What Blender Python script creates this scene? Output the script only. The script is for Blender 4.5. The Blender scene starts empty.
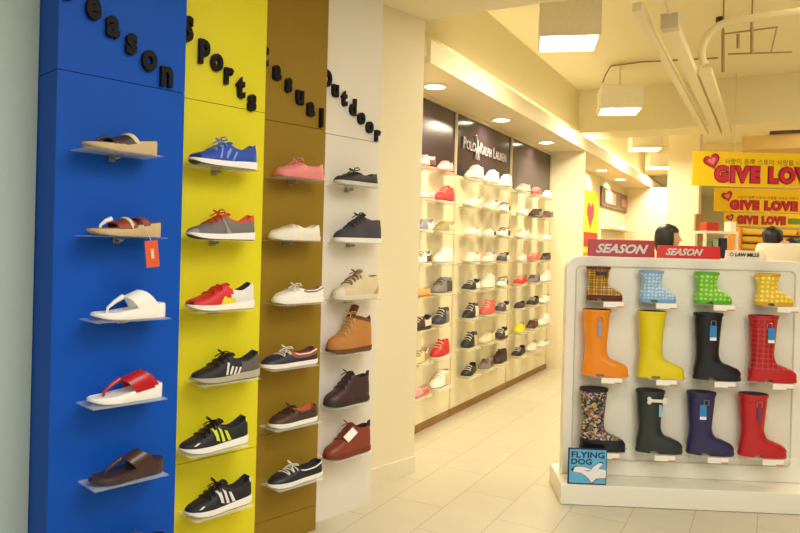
import bpy, bmesh, math, random
from mathutils import Vector, Matrix
random.seed(7)
sc = bpy.context.scene
C = sc.collection
PI = math.pi
sin, cos = math.sin, math.cos
R = math.radians

# ------------------------------------------------------------------ camera
FOC, ROLL, PITCH, CH, PY = 690.0, R(1.5), R(.3), 1.35, 249.6
cd = bpy.data.cameras.new('camera'); cam = bpy.data.objects.new('camera', cd); C.objects.link(cam)
cd.sensor_fit = 'HORIZONTAL'; cd.sensor_width = 36.0; cd.lens = 36.0 * FOC / 800.0
cd.shift_y = -(266.5 - PY) / 800.0
cd.clip_start = 0.05
fw = Vector((0, cos(PITCH), -sin(PITCH))); up0 = Vector((0, sin(PITCH), cos(PITCH))); rt0 = Vector((1, 0, 0))
rt = rt0 * cos(ROLL) + up0 * sin(ROLL); up = up0 * cos(ROLL) - rt0 * sin(ROLL)
m = Matrix((rt, up, -fw)).transposed().to_4x4(); m.translation = (0, 0, CH)
cam.matrix_world = m
sc.camera = cam

def pix(u, v):
    return (fw + rt * ((u - 400) / FOC) - up * ((v - PY) / FOC))
def at_plane(u, v, p, n):
    r = pix(u, v); o = Vector((0, 0, CH)); n = Vector(n)
    return o + r * ((Vector(p) - o).dot(n) / r.dot(n))

# three plan directions: shop grid, display panels, boot stand.  frame x runs along, y runs away from the viewer
class Frame:
    def __init__(s, deg, origin=(0, 0)):
        s.rz = R(90 - deg); s.o = Vector((origin[0], origin[1], 0))
        s.x = Vector((cos(s.rz), sin(s.rz), 0)); s.y = Vector((-sin(s.rz), cos(s.rz), 0))
    def w(s, x, y, z=0): return s.o + s.x * x + s.y * y + Vector((0, 0, z))
    def inv(s, p):
        d = Vector((p[0], p[1], 0)) - s.o
        return (d.dot(s.x), d.dot(s.y), p[2])
G = Frame(28.35)
P = Frame(43.5)
S = Frame(92.8, (0.89, 3.657))
WORLD = Frame(90)

# ------------------------------------------------------------------ materials
def lin(c): 
    c = c / 255.0
    return c / 12.92 if c <= 0.04045 else ((c + 0.055) / 1.055) ** 2.4
def rgb(c): return (lin(c[0]), lin(c[1]), lin(c[2]), 1)
MATS = {}
def mat(name, col, rough=0.6, var=0.06, scale=40, bump=0.0, metal=0.0, spec=0.5, coat=0.0):
    if name in MATS: return MATS[name]
    mt = bpy.data.materials.new(name); mt.use_nodes = True
    nt = mt.node_tree; b = nt.nodes['Principled BSDF']
    b.inputs['Roughness'].default_value = rough; b.inputs['Metallic'].default_value = metal
    b.inputs['Specular IOR Level'].default_value = spec; b.inputs['Coat Weight'].default_value = coat
    tc = nt.nodes.new('ShaderNodeTexCoord'); nz = nt.nodes.new('ShaderNodeTexNoise')
    nz.inputs['Scale'].default_value = scale; nz.inputs['Detail'].default_value = 3
    nt.links.new(tc.outputs['Object'], nz.inputs['Vector'])
    c = rgb(col)
    mx = nt.nodes.new('ShaderNodeMix'); mx.data_type = 'RGBA'
    mx.inputs['A'].default_value = (c[0] * (1 - var), c[1] * (1 - var), c[2] * (1 - var), 1)
    mx.inputs['B'].default_value = (min(1, c[0] * (1 + var)), min(1, c[1] * (1 + var)), min(1, c[2] * (1 + var)), 1)
    nt.links.new(nz.outputs['Fac'], mx.inputs['Factor'])
    nt.links.new(mx.outputs['Result'], b.inputs['Base Color'])
    if bump:
        bp = nt.nodes.new('ShaderNodeBump'); bp.inputs['Strength'].default_value = bump; bp.inputs['Distance'].default_value = 0.002
        nt.links.new(nz.outputs['Fac'], bp.inputs['Height']); nt.links.new(bp.outputs['Normal'], b.inputs['Normal'])
    MATS[name] = mt
    return mt
def pattern(name, kind, cols, scale=40, rough=0.35):
    """cols: list of colours for a dot, plaid or mosaic pattern printed on the boot"""
    if name in MATS: return MATS[name]
    mt = bpy.data.materials.new(name); mt.use_nodes = True
    nt = mt.node_tree; b = nt.nodes['Principled BSDF']; b.inputs['Roughness'].default_value = rough
    N, L = nt.nodes.new, nt.links.new
    tc = N('ShaderNodeTexCoord')
    def mix(f, a, bb):
        x = N('ShaderNodeMix'); x.data_type = 'RGBA'
        L(f, x.inputs['Factor'])
        for s, v in (('A', a), ('B', bb)):
            if isinstance(v, tuple): x.inputs[s].default_value = v
            else: L(v, x.inputs[s])
        return x.outputs['Result']
    def math_(op, a, v=None):
        x = N('ShaderNodeMath'); x.operation = op
        if isinstance(a, (int, float)): x.inputs[0].default_value = a
        else: L(a, x.inputs[0])
        if v is not None:
            if isinstance(v, (int, float)): x.inputs[1].default_value = v
            else: L(v, x.inputs[1])
        return x.outputs[0]
    if kind in ('dots', 'mosaic'):
        vo = N('ShaderNodeTexVoronoi'); vo.inputs['Scale'].default_value = scale
        mp = N('ShaderNodeMapping'); mp.inputs['Scale'].default_value = (1, 0 if kind == 'dots' else 1, 1); L(tc.outputs['Object'], mp.inputs['Vector']); L(mp.outputs['Vector'], vo.inputs['Vector'])
        if kind == 'dots':
            vo.inputs['Randomness'].default_value = 0.25
            f = math_('LESS_THAN', vo.outputs['Distance'], 0.34)
            out = mix(f, rgb(cols[0]), rgb(cols[1]))
        else:
            sp = N('ShaderNodeSeparateColor'); L(vo.outputs['Color'], sp.inputs['Color'])
            rp = N('ShaderNodeValToRGB'); rp.color_ramp.interpolation = 'CONSTANT'
            L(sp.outputs['Red'], rp.inputs['Fac'])
            el = rp.color_ramp.elements
            el[0].color = rgb(cols[0]); el[0].position = 0
            el[1].color = rgb(cols[1]); el[1].position = 1.0 / len(cols)
            for i in range(2, len(cols)):
                e = el.new(i / len(cols)); e.color = rgb(cols[i])
            out = rp.outputs['Color']
    else:
        sx = N('ShaderNodeSeparateXYZ'); L(tc.outputs['Object'], sx.inputs['Vector'])
        def stripe(o, sc_, ph, w):
            a = math_('FRACT', math_('ADD', math_('MULTIPLY', o, sc_), ph))
            return math_('LESS_THAN', a, w)
        xx = sx.outputs['X']
        out = mix(math_('MULTIPLY', stripe(xx, scale, 0.1, .5), 0.55), rgb(cols[0]), rgb(cols[1]))
        out = mix(math_('MULTIPLY', stripe(sx.outputs['Z'], scale, 0.0, .5), 0.55), out, rgb(cols[1]))
        out = mix(stripe(xx, scale, 0.4, .10), out, rgb(cols[2]))
        out = mix(stripe(sx.outputs['Z'], scale, 0.3, .10), out, rgb(cols[2]))
    L(out, b.inputs['Base Color'])
    MATS[name] = mt
    return mt
def clear(name, col=(240, 246, 246), k=0.22):
    if name in MATS: return MATS[name]
    mt = bpy.data.materials.new(name); mt.use_nodes = True
    nt = mt.node_tree; b = nt.nodes['Principled BSDF']
    b.inputs['Base Color'].default_value = rgb(col); b.inputs['Roughness'].default_value = 0.08
    t = nt.nodes.new('ShaderNodeBsdfTransparent'); mx = nt.nodes.new('ShaderNodeMixShader')
    fr = nt.nodes.new('ShaderNodeLayerWeight'); fr.inputs['Blend'].default_value = 0.25
    mm = nt.nodes.new('ShaderNodeMath'); mm.operation = 'MULTIPLY_ADD'; mm.inputs[1].default_value = 0.5; mm.inputs[2].default_value = k
    mm.use_clamp = True
    nt.links.new(fr.outputs['Facing'], mm.inputs[0]); nt.links.new(mm.outputs[0], mx.inputs['Fac'])
    nt.links.new(t.outputs[0], mx.inputs[1]); nt.links.new(b.outputs[0], mx.inputs[2])
    nt.links.new(mx.outputs[0], nt.nodes['Material Output'].inputs['Surface'])
    MATS[name] = mt
    return mt
def glow(name, col, s):
    if name in MATS: return MATS[name]
    mt = bpy.data.materials.new(name); mt.use_nodes = True
    nt = mt.node_tree; b = nt.nodes['Principled BSDF']
    b.inputs['Base Color'].default_value = rgb((240, 240, 235))
    b.inputs['Emission Color'].default_value = rgb(col); b.inputs['Emission Strength'].default_value = s
    MATS[name] = mt
    return mt

# ------------------------------------------------------------------ object helpers
def tag(o, label=None, cat=None, group=None, kind=None):
    if label: o['label'] = label
    if cat: o['category'] = cat
    if group: o['group'] = group
    if kind: o['kind'] = kind
    return o
def empty(name, loc, rz=0.0, label=None, cat=None, group=None, ry=0.0):
    o = bpy.data.objects.new(name, None); C.objects.link(o); o.empty_display_size = 0.05
    o.location = loc; o.rotation_euler = (0, ry, rz)
    return tag(o, label, cat, group)
def child_label(o, l): o['label'] = l; return o

class MB:
    """gathers geometry that becomes one mesh object"""
    def __init__(s): s.v = []; s.f = []; s.mi = []
    def add(s, vs, fs, mi=0):
        k = len(s.v); s.v += [tuple(v) for v in vs]
        s.f += [tuple(i + k for i in f) for f in fs]; s.mi += [mi] * len(fs)
        return s
    def box(s, x0, x1, y0, y1, z0, z1, mi=0):
        return s.add([(x0, y0, z0), (x1, y0, z0), (x1, y1, z0), (x0, y1, z0), (x0, y0, z1), (x1, y0, z1), (x1, y1, z1), (x0, y1, z1)],
                     [(0, 3, 2, 1), (4, 5, 6, 7), (0, 1, 5, 4), (1, 2, 6, 5), (2, 3, 7, 6), (3, 0, 4, 7)], mi)
    def prism(s, out, a0, a1, axis='z', mi=0):
        """outline (2d, ccw) extruded along axis"""
        n = len(out)
        def p(q, a): return (q[0], q[1], a) if axis == 'z' else ((q[0], a, q[1]) if axis == 'y' else (a, q[0], q[1]))
        vs = [p(q, a0) for q in out] + [p(q, a1) for q in out]
        fs = [tuple(range(n - 1, -1, -1)), tuple(range(n, 2 * n))] + [(i, (i + 1) % n, n + (i + 1) % n, n + i) for i in range(n)]
        return s.add(vs, fs, mi)
    def tube(s, pts, r, n=8, closed=False, mi=0):
        pts = [Vector(p) for p in pts]; m_ = len(pts); vs = []; fs = []
        rr = r if isinstance(r, (list, tuple)) else [r] * m_
        prev = None
        for i, p in enumerate(pts):
            t = (pts[(i + 1) % m_] - pts[i - 1]) if closed else (pts[min(i + 1, m_ - 1)] - pts[max(i - 1, 0)])
            t = t.normalized() if t.length > 1e-9 else Vector((1, 0, 0))
            a = prev if prev is not None else (Vector((0, 0, 1)) if abs(t.z) < .9 else Vector((1, 0, 0)))
            b = t.cross(a)
            if b.length < 1e-6: b = t.orthogonal()
            b.normalize(); a = b.cross(t).normalized(); prev = a
            for k in range(n):
                w = 2 * PI * k / n
                vs.append(p + (a * cos(w) + b * sin(w)) * rr[i])
        for i in range(m_ if closed else m_ - 1):
            j = (i + 1) % m_
            for k in range(n):
                l = (k + 1) % n
                fs.append((i * n + k, j * n + k, j * n + l, i * n + l))
        if not closed: fs += [tuple(range(n)), tuple(range((m_ - 1) * n + n - 1, (m_ - 1) * n - 1, -1))]
        return s.add(vs, fs, mi)
    def loft(s, rings, cap=True, mi=0, closed=True):
        n = len(rings[0]); vs = [p for r in rings for p in r]; fs = []
        for i in range(len(rings) - 1):
            for k in range(n if closed else n - 1):
                l = (k + 1) % n
                fs.append((i * n + k, i * n + l, (i + 1) * n + l, (i + 1) * n + k))
        if cap: fs += [tuple(range(n - 1, -1, -1)), tuple(range((len(rings) - 1) * n, len(rings) * n))]
        return s.add(vs, fs, mi)
    def obj(s, name, mats, parent=None, loc=None, rz=0.0, smooth=False, bevel=0.0, solid=0.0, merge=False):
        me = bpy.data.meshes.new(name)
        me.from_pydata(s.v, [], s.f)
        mats = mats if isinstance(mats, (list, tuple)) else [mats]
        for q in mats: me.materials.append(q)
        me.polygons.foreach_set('material_index', s.mi)
        bm = bmesh.new(); bm.from_mesh(me)
        if merge: bmesh.ops.remove_doubles(bm, verts=bm.verts, dist=1e-5)
        if solid:
            bmesh.ops.recalc_face_normals(bm, faces=bm.faces)
            bmesh.ops.solidify(bm, geom=bm.faces[:], thickness=solid)
        if bevel:
            bmesh.ops.bevel(bm, geom=[e for e in bm.edges if e.is_manifold and e.calc_face_angle(0) > .6], offset=bevel, segments=2, profile=.6, affect='EDGES', clamp_overlap=True)
        bmesh.ops.recalc_face_normals(bm, faces=bm.faces)
        bm.to_mesh(me); bm.free()
        if smooth:
            for p in me.polygons: p.use_smooth = True
            me.set_sharp_from_angle(angle=R(42))
        o = bpy.data.objects.new(name, me); C.objects.link(o)
        if parent: o.parent = parent
        if loc is not None: o.location = loc
        o.rotation_euler = (0, 0, rz)
        return o
def copy_tree(o, parent=None):
    c = o.copy(); C.objects.link(c)
    if parent: c.parent = parent
    for ch in [x for x in bpy.data.objects if x.parent == o]: copy_tree(ch, c)
    return c
def struct(o, name=None):
    o['kind'] = 'structure'; return o

_txt_cache = {}
def text_mb(body, size, depth=0.004, bold=0.0, sx=1.0, shear=0.0, center=True, spacing=1.0, res=3):
    """lettering standing in the xz plane, face towards -y, as an MB"""
    cu = bpy.data.curves.new('lettering', 'FONT'); cu.body = body; cu.size = size; cu.extrude = depth / 2; cu.offset = bold
    cu.shear = shear; cu.resolution_u = res; cu.space_character = spacing
    o = bpy.data.objects.new('lettering', cu); C.objects.link(o)
    dg = bpy.context.evaluated_depsgraph_get(); dg.update()
    me = bpy.data.meshes.new_from_object(o.evaluated_get(dg))
    vs = [v.co.copy() for v in me.vertices]; fs = [tuple(p.vertices) for p in me.polygons]
    bpy.data.objects.remove(o); bpy.data.curves.remove(cu); bpy.data.meshes.remove(me)
    if not vs: return MB()
    xs = [v.x for v in vs]; ys = [v.y for v in vs]
    cx = (min(xs) + max(xs)) / 2 if center else 0
    b = MB(); b.add([((v.x - cx) * sx, -v.z, v.y) for v in vs], fs)
    b.w = (max(xs) - min(xs)) * sx; b.h = max(ys) - min(ys)
    return b

def split_words(mb, thr):
    """one MB per word: cut where the gap between letters is wider than thr"""
    par = list(range(len(mb.v)))
    def find(i):
        while par[i] != i: par[i] = par[par[i]]; i = par[i]
        return i
    for f in mb.f:
        a = find(f[0])
        for j in f[1:]: par[find(j)] = a
    isl = {}
    for i, v in enumerate(mb.v): isl.setdefault(find(i), []).append(i)
    rows = sorted((min(mb.v[i][0] for i in q), max(mb.v[i][0] for i in q), k) for k, q in isl.items())
    grp = {}; g = 0; xm = None
    for x0, x1, k in rows:
        if xm is not None and x0 - xm > thr: g += 1
        xm = x1 if xm is None else max(xm, x1)
        grp[k] = g
    out = []
    for j in range(g + 1):
        w = MB(); mp = {}
        for f in mb.f:
            if grp[find(f[0])] == j:
                for i in f:
                    if i not in mp: mp[i] = len(w.v); w.v.append(mb.v[i])
                w.f.append(tuple(mp[i] for i in f)); w.mi.append(0)
        if w.f: out.append(w)
    return out
def interp(tab, u):
    if u <= tab[0][0]: return tab[0][1]
    for (a, fa), (b, fb) in zip(tab, tab[1:]):
        if u <= b:
            t = (u - a) / (b - a); 
            return fa + (fb - fa) * t
    return tab[-1][1]
def sinterp(tab, u):
    """smooth (monotone-ish) interpolation"""
    n = len(tab)
    if u <= tab[0][0]: return tab[0][1]
    if u >= tab[-1][0]: return tab[-1][1]
    for i in range(n - 1):
        if u <= tab[i + 1][0]: break
    x0, y0 = tab[i]; x1, y1 = tab[i + 1]; h = x1 - x0; t = (u - x0) / h
    d = (y1 - y0) / h
    def sl(j):
        if j <= 0 or j >= n - 1: return None
        a = (tab[j][1] - tab[j - 1][1]) / (tab[j][0] - tab[j - 1][0]); b = (tab[j + 1][1] - tab[j][1]) / (tab[j + 1][0] - tab[j][0])
        return 0 if a * b <= 0 else 2 * a * b / (a + b)
    m0 = sl(i); m1 = sl(i + 1); m0 = d if m0 is None else m0; m1 = d if m1 is None else m1
    return y0 * (1 + 2 * t) * (1 - t) ** 2 + m0 * h * t * (1 - t) ** 2 + y1 * t * t * (3 - 2 * t) + m1 * h * t * t * (t - 1)
def sstep(a, b, x):
    t = max(0, min(1, (x - a) / (b - a))); return t * t * (3 - 2 * t)

# ------------------------------------------------------------------ footwear
PLAN = [(0, 0), (.012, .30), (.04, .52), (.1, .76), (.2, .95), (.32, 1.0), (.45, .92), (.58, .82), (.75, .80), (.88, .74), (.95, .58), (.985, .34), (1, 0)]
USET = [0, .012, .03, .06, .1, .15, .2, .25, .3, .34, .38, .42, .46, .5, .54, .58, .62, .67, .72, .77, .82, .87, .91, .945, .97, .985, 1]
class Last:
    """shape of one shoe: toe at -x, heel at +x, sole on z = 0"""
    def __init__(s, L, W, sole, ridge, collar, mouth=(.45, .97), tilt=0.0, lean=.28):
        s.L, s.W, s.sole, s.ridge, s.collar, s.mouth, s.lean = L, W, sole, ridge, collar, mouth, lean
    def x(s, u): return (u - .5) * s.L
    def hw(s, u): return max(.0008, s.W / 2 * sinterp(PLAN, u))
    def so(s, u): return sinterp(s.sole, u)
    def open(s, u): return sstep(s.mouth[0] - .03, s.mouth[0] + .05, u) * (1 - sstep(s.mouth[1] - .015, s.mouth[1] + .02, u))
    def side(s, u, w, sd, off=0.0):
        hw, b = s.hw(u) * .97, s.so(u) - .004
        h, c, o = sinterp(s.ridge, u), sinterp(s.collar, u), s.open(u)
        th = w * PI / 2
        yc, zc = cos(th) ** .8 if th < PI / 2 - 1e-6 else 0, b + (h - b) * sin(th) ** .85
        yo, zo = 1 - s.lean * w ** 1.6 + .05 * sin(w * PI), b + (c - b) * w
        y, z = yc * (1 - o) + yo * o, zc * (1 - o) + zo * o
        # squeeze tall ankles
        return Vector((s.x(u), sd * (hw * y + off), z + off * .4 * w))
    def mid(s, u, k):
        """lining: k from -1 to 1"""
        a = s.side(u, 1, -1); b = s.side(u, 1, 1); o = s.open(u)
        p = a.lerp(b, (k + 1) / 2)
        c = sinterp(s.collar, u); depth = max(0, c - s.so(u) - .012)
        p.z -= o * depth * (1 - abs(k) ** 6)
        return p

def build_shoe(name, loc, rz, label, cat, group, last, paint, mats, sole_mats, sole_band=None, us=USET, nw=8, laces=None, extras=None, tongue=None, lite=False, ry=0.0, side_z=None):
    root = empty(name, loc, rz, label, cat, group, ry)
    fine = us
    groups = {}
    NW = nw
    # column list: left wall, lining, right wall
    cols = [('w', -1, k / NW) for k in range(NW + 1)] + [('m', 0, k) for k in ((-.8, -.4, 0, .4, .8) if not lite else (-.6, .6))] + [('w', 1, 1 - k / NW) for k in range(NW + 1)]
    def pt(u, c): return last.side(u, c[2], c[1]) if c[0] == 'w' else last.mid(u, c[2])
    grid = [[pt(u, c) for c in cols] for u in fine]
    for i in range(len(fine) - 1):
        um = (fine[i] + fine[i + 1]) / 2
        for j in range(len(cols) - 1):
            a, b = cols[j], cols[j + 1]
            if a[0] == 'w' and b[0] == 'w': g = paint(um, (a[2] + b[2]) / 2)
            else: g = 'lining' if last.open(um) > .25 else paint(um, 1.0)
            groups.setdefault(g, MB()).add([grid[i][j], grid[i][j + 1], grid[i + 1][j + 1], grid[i + 1][j]], [(0, 1, 2, 3)])
    for g, mb in groups.items():
        mb.obj(g, mats[g], root, smooth=True, merge=True)
    # sole
    mb = MB(); rings = []
    n = len(fine)
    for sc_, top in ((.93, 0.0), (1.03, .12), (1.06, .55), (1.04, 1.0)):
        ring = []
        for sd in (-1, 1):
            seq = fine if sd == -1 else list(reversed(fine))[1:-1]
            for u in seq:
                zt = last.so(u); z0 = sinterp(last.spring, u) if hasattr(last, 'spring') else 0
                ring.append((last.x(u) * (1 + (sc_ - 1) * .4), sd * last.hw(u) * sc_, z0 + (zt - z0) * top))
        rings.append(ring)
    if lite: rings = [rings[0], rings[2]]
    if sole_band is None or lite:
        mb.loft(rings).obj('sole', sole_mats[0], root, smooth=True)
    else:
        k = 2
        mb.loft(rings[1:]).obj('midsole', sole_mats[0], root, smooth=True)
        MB().loft(rings[:2]).obj('outsole', sole_mats[1], root, smooth=True)
    if laces:
        u0, u1, nn, lm, bow = laces
        mb = MB()
        for i in range(nn):
            u = u0 + (u1 - u0) * i / max(1, nn - 1)
            pts = []
            for k in range(7):
                t = -1 + k / 3.0
                w = 1 - abs(t) * .42
                sd = -1 if t < 0 else 1
                p = last.side(min(u, last.mouth[0] + .0), w, sd, .003) if u <= last.mouth[0] else None
                if p is None:
                    a = last.side(u, .93, -1, .003); b = last.side(u, .93, 1, .003); p = a.lerp(b, k / 6); p.z += .006 * (1 - t * t)
                p.x += (.006 if i % 2 else -.004) * t
                pts.append(p)
            mb.tube(pts, .0032, 6)
        mb.obj('laces', lm, root, smooth=True)
        if bow:
            mb = MB()
            u = min(u1 + .01, last.mouth[0] + .02); p = last.side(u1, 1.0, -1, .004); p.y = 0; p.z = max(p.z, sinterp(last.ridge, u1)) + .006
            for sd in (-1, 1):
                mb.tube([p + Vector((dx, sd * dy, dz)) for dx, dy, dz in ((0, 0, 0), (-.012, .016, .010), (-.004, .034, .012), (.008, .030, .003), (0, .004, 0))], .003, 6)
                mb.tube([p + Vector((dx, sd * dy, dz)) for dx, dy, dz in ((0, 0, 0), (-.012, .012, -.001), (-.026, .022, -.012))], .0026, 6)
            mb.obj('lace_bow', lm, root, smooth=True)
    if tongue:
        tm, tu0, tu1, th, twid = tongue
        mb = MB(); rows = []
        for i in range(7):
            t = i / 6; u = tu0 + (tu1 - tu0) * t
            zc = sinterp(last.ridge, tu0) + .002 + th * t
            rows.append([(last.x(u), (k - 2) * twid / 4, zc - .006 * ((k - 2) / 2) ** 2) for k in range(5)])
        mb.loft(rows, cap=False, closed=False).obj('tongue', tm, root, smooth=True, solid=.005)
    if extras: extras(root, last)
    return root
def patch(last, root, name, m_, corners, sides=(-1, 1), off=.0022, n=6):
    """a flat overlay that follows the shoe wall; corners in (u, w)"""
    for sd in sides:
        mb = MB(); rows = []
        for i in range(n + 1):
            a = i / n; row = []
            for j in range(n + 1):
                b = j / n
                u = (corners[0][0] * (1 - b) + corners[1][0] * b) * (1 - a) + (corners[3][0] * (1 - b) + corners[2][0] * b) * a
                w = (corners[0][1] * (1 - b) + corners[1][1] * b) * (1 - a) + (corners[3][1] * (1 - b) + corners[2][1] * b) * a
                row.append(last.side(u, w, sd, off))
            rows.append(row)
        mb.loft(rows, cap=False, closed=False).obj(name, m_, root, smooth=True)

# lasts
def runner(L=.285, W=.098, hi=0.0):
    l = Last(L, W, [(0, .026), (.15, .022), (.4, .022), (.7, .028), (1, .033)],
             [(0, .032), (.05, .042), (.15, .050), (.28, .064), (.42, .087), (.5, .097), (1, .096)],
             [(0, .045), (.4, .088), (.48, .095), (.62, .078), (.75, .072), (.88, .088), (.96, .103), (1, .100)], (.47, .965))
    l.spring = [(0, .018), (.12, .005), (.3, 0), (1, 0)]
    return l
def boat(L=.28, W=.096):
    l = Last(L, W, [(0, .022), (.3, .020), (1, .022)],
             [(0, .026), (.05, .038), (.15, .046), (.3, .057), (.42, .067), (.48, .070), (1, .07)],
             [(0, .035), (.4, .064), (.48, .067), (.6, .057), (.78, .058), (.92, .072), (1, .077)], (.46, .965))
    l.spring = [(0, .008), (.15, 0), (1, 0)]
    return l
def hightop(L=.30, W=.10, h=.15):
    l = Last(L, W, [(0, .024), (1, .026)],
             [(0, .034), (.05, .050), (.15, .064), (.28, .080), (.4, .108), (.5, h + .005), (.56, h + .02), (1, h)],
             [(0, .04), (.35, .09), (.45, .125), (.54, h + .012), (.62, h + .004), (.8, h - .006), (.95, h), (1, h)], (.53, .97), lean=.30)
    l.spring = [(0, .006), (.15, 0), (1, 0)]
    return l
def workboot(L=.30, W=.104, h=.19):
    l = Last(L, W, [(0, .024), (.4, .023), (1, .028)],
             [(0, .050), (.05, .070), (.15, .082), (.28, .092), (.38, .115), (.47, .155), (.55, h + .01), (1, h)],
             [(0, .05), (.33, .095), (.42, .13), (.5, .165), (.58, h + .006), (.7, h), (.85, h - .012), (1, h - .02)], (.54, .97), lean=.30)
    l.spring = [(0, .012), (.15, 0), (1, 0)]
    return l

MW = lambda: mat('white_rubber', (238, 236, 228), .5)
white_leather = mat('white_leather', (236, 233, 226), .45)
black_leather = mat('black_leather', (26, 25, 29), .4, bump=.2)
def plain(u, w): return 'upper'

def sandal(name, loc, rz, label, group, L, W, solec, bedc, sole, straps, thong=None, extras=None, ry=0.0, scoop=.4):
    """straps: list of (front u centre, back u centre, front u side, back u side, height front, height back, material, part name)"""
    root = empty(name, loc, rz, label, 'sandal', group, ry)
    l = Last(L, W, sole, [(0, .05), (1, .05)], [(0, .05), (1, .05)])
    l.spring = [(0, .016), (.15, .004), (.35, 0), (1, 0)]
    rings = []
    for sc_, top in ((.92, 0), (1.0, .15), (1.02, .75), (.98, 1.0)):
        ring = []
        for sd in (-1, 1):
            for u in (USET if sd == -1 else list(reversed(USET))[1:-1]):
                z0 = sinterp(l.spring, u); ring.append((l.x(u), sd * l.hw(u) * sc_, z0 + (l.so(u) - z0) * top))
        rings.append(ring)
    MB().loft(rings).obj('sole', solec, root, smooth=True)
    rings = []
    for sc_, dz in ((.93, -.001), (.90, .003), (.70, .000)):
        ring = []
        for sd in (-1, 1):
            for u in (USET if sd == -1 else list(reversed(USET))[1:-1]):
                ring.append((l.x(u) * .97, sd * l.hw(u) * sc_, l.so(u) + dz))
        rings.append(ring)
    MB().loft(rings).obj('footbed', bedc, root, smooth=True)
    for (fc, bc, fs, bs, hf, hb, m_, nm) in straps:
        rows = []
        NB = 4
        for i in range(NB + 1):
            a = i / NB; row = []
            uc, us_, h = fc + (bc - fc) * a, fs + (bs - fs) * a, hf + (hb - hf) * a
            for k in range(15):
                t = -1 + k / 7.0
                u = uc + (us_ - uc) * abs(t) ** 1.3
                z = l.so(u) - .006 + h * (1 - abs(t) ** 2.4)
                row.append((l.x(u), l.hw(us_) * 1.01 * math.copysign(abs(sin(t * PI / 2)) ** .9, t), z))
            rows.append(row)
        MB().loft(rows, cap=False, closed=False).obj(nm, m_, root, smooth=True, solid=.004)
    if thong:
        u0, u1, h, m_ = thong
        pts = [(l.x(u0), 0, l.so(u0) - .004), (l.x(u0 + .015), 0, l.so(u0) + h * .35), (l.x((u0 + u1) / 2), 0, l.so(u0) + h * .75), (l.x(u1), 0, l.so(u1) + h - .002)]
        MB().tube(pts, [.004, .005, .007, .009], 8).obj('toe_post', m_, root, smooth=True)
    if extras: extras(root, l)
    return root

# ------------------------------------------------------------------ the four display panels
ACR = clear('clear_acrylic', k=.05)
STEEL = mat('hook_steel', (176, 174, 168), .3, metal=.9)
LETTER = mat('letter_black', (16, 13, 15), .6, spec=.2)
BLUE = mat('blue_laminate', (4, 78, 182), .55, var=.03, spec=.2)
YELLOW = mat('yellow_laminate', (222, 211, 36), .5, var=.03, spec=.25)
GOLD = mat('mustard_laminate', (146, 117, 34), .5, var=.04, spec=.25)
WHITE = mat('white_laminate', (233, 226, 214), .45, var=.02)
ROWS_Z = [1.632, 1.362, 1.088, .806, .538, .286]

def display_panel(name, label, s0, s1, y0, mt, word, first, step, size, rows, group='shoe display panels with black lettering', seams=True):
    root = empty(name, P.w(s0, y0, 0), P.rz, label, 'display panel', group)
    w = s1 - s0; d = 2.74 - y0
    for a, b in ((0, .118), (.1205, .502), (.5045, 1.884), (1.8865, 2.692)) if seams else ((0, 1.884), (1.8865, 2.692)):
        MB().box(0, w, 0, d, a, b).obj('board', mt, root)
    for i, ch in enumerate(word):
        t = text_mb(ch, size * 1.06, .018, .0056, sx=.74, res=3)
        o = t.obj('letter', LETTER, root)
        o.location = (first[0] + step[0] * i - s0 - (0 if i or word == 'Outdoor' else .016), -.0095, first[1] + step[1] * i)
    for s, z in rows:
        sh = MB().box(-.130, .120, -.138, -.0015, -.006, -.002).obj('shelf', ACR, root); sh.location = (s - s0, 0, z)
        h = MB(); h.tube([(0, -.002, -.018), (0, -.045, -.018), (.006, -.052, -.016), (.012, -.045, -.012), (.012, -.02, -.010)], .0035, 6)
        h.box(-.006, .016, -.006, -.0005, -.026, -.007)
        h.obj('hook', STEEL, sh)
    return root

bl_s = [1.009, 1.029, 1.050, 1.045, 1.056, 1.075]; bl_z = [1.634, 1.360, 1.087, .814, .553, .278]
ye_s = [1.439, 1.437, 1.442, 1.472, 1.429, 1.455]; ye_z = [1.631, 1.357, 1.092, .820, .566, .326]
go_s = [1.898, 1.880, 1.908, 1.869, 1.897, 1.917]; go_z = [1.636, 1.363, 1.088, .814, .554, .295]
wh_s = [2.300, 2.320, 2.313, 2.282, 2.275, 2.287]; wh_z = [1.637, 1.361, 1.084, .829, .577, .325]
display_panel('shoe_display', 'tall blue display panel with sandals on clear shelves', .834, 1.276, 2.313, BLUE, 'Season', (.872, 2.114), (.0653, -.0428), .122, list(zip(bl_s, bl_z)), seams=False)
display_panel('shoe_display', 'tall yellow display panel with running shoes on clear shelves', 1.2775, 1.676, 2.381, YELLOW, 'Sports', (1.330, 2.100), (.0550, -.0428), .114, list(zip(ye_s, ye_z)))
display_panel('shoe_display', 'tall mustard brown display panel with boat shoes on clear shelves', 1.6775, 2.107, 2.502, GOLD, 'Casual', (1.748, 2.112), (.0645, -.0428), .108, list(zip(go_s, go_z)))
display_panel('shoe_display', 'tall white display panel with boots and ankle shoes on clear shelves', 2.1085, 2.533, 2.569, WHITE, 'Outdoor', (2.150, 2.110), (.0593, -.0362), .100, list(zip(wh_s, wh_z)), seams=False)
SHELF_OUT = .078

def on_panel(k, i):
    s, z, y = {'b': (bl_s, bl_z, 2.313), 'y': (ye_s, ye_z, 2.381), 'g': (go_s, go_z, 2.502), 'w': (wh_s, wh_z, 2.569)}[k]
    return P.w(s[i], y - SHELF_OUT, z[i] - .0015)

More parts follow.
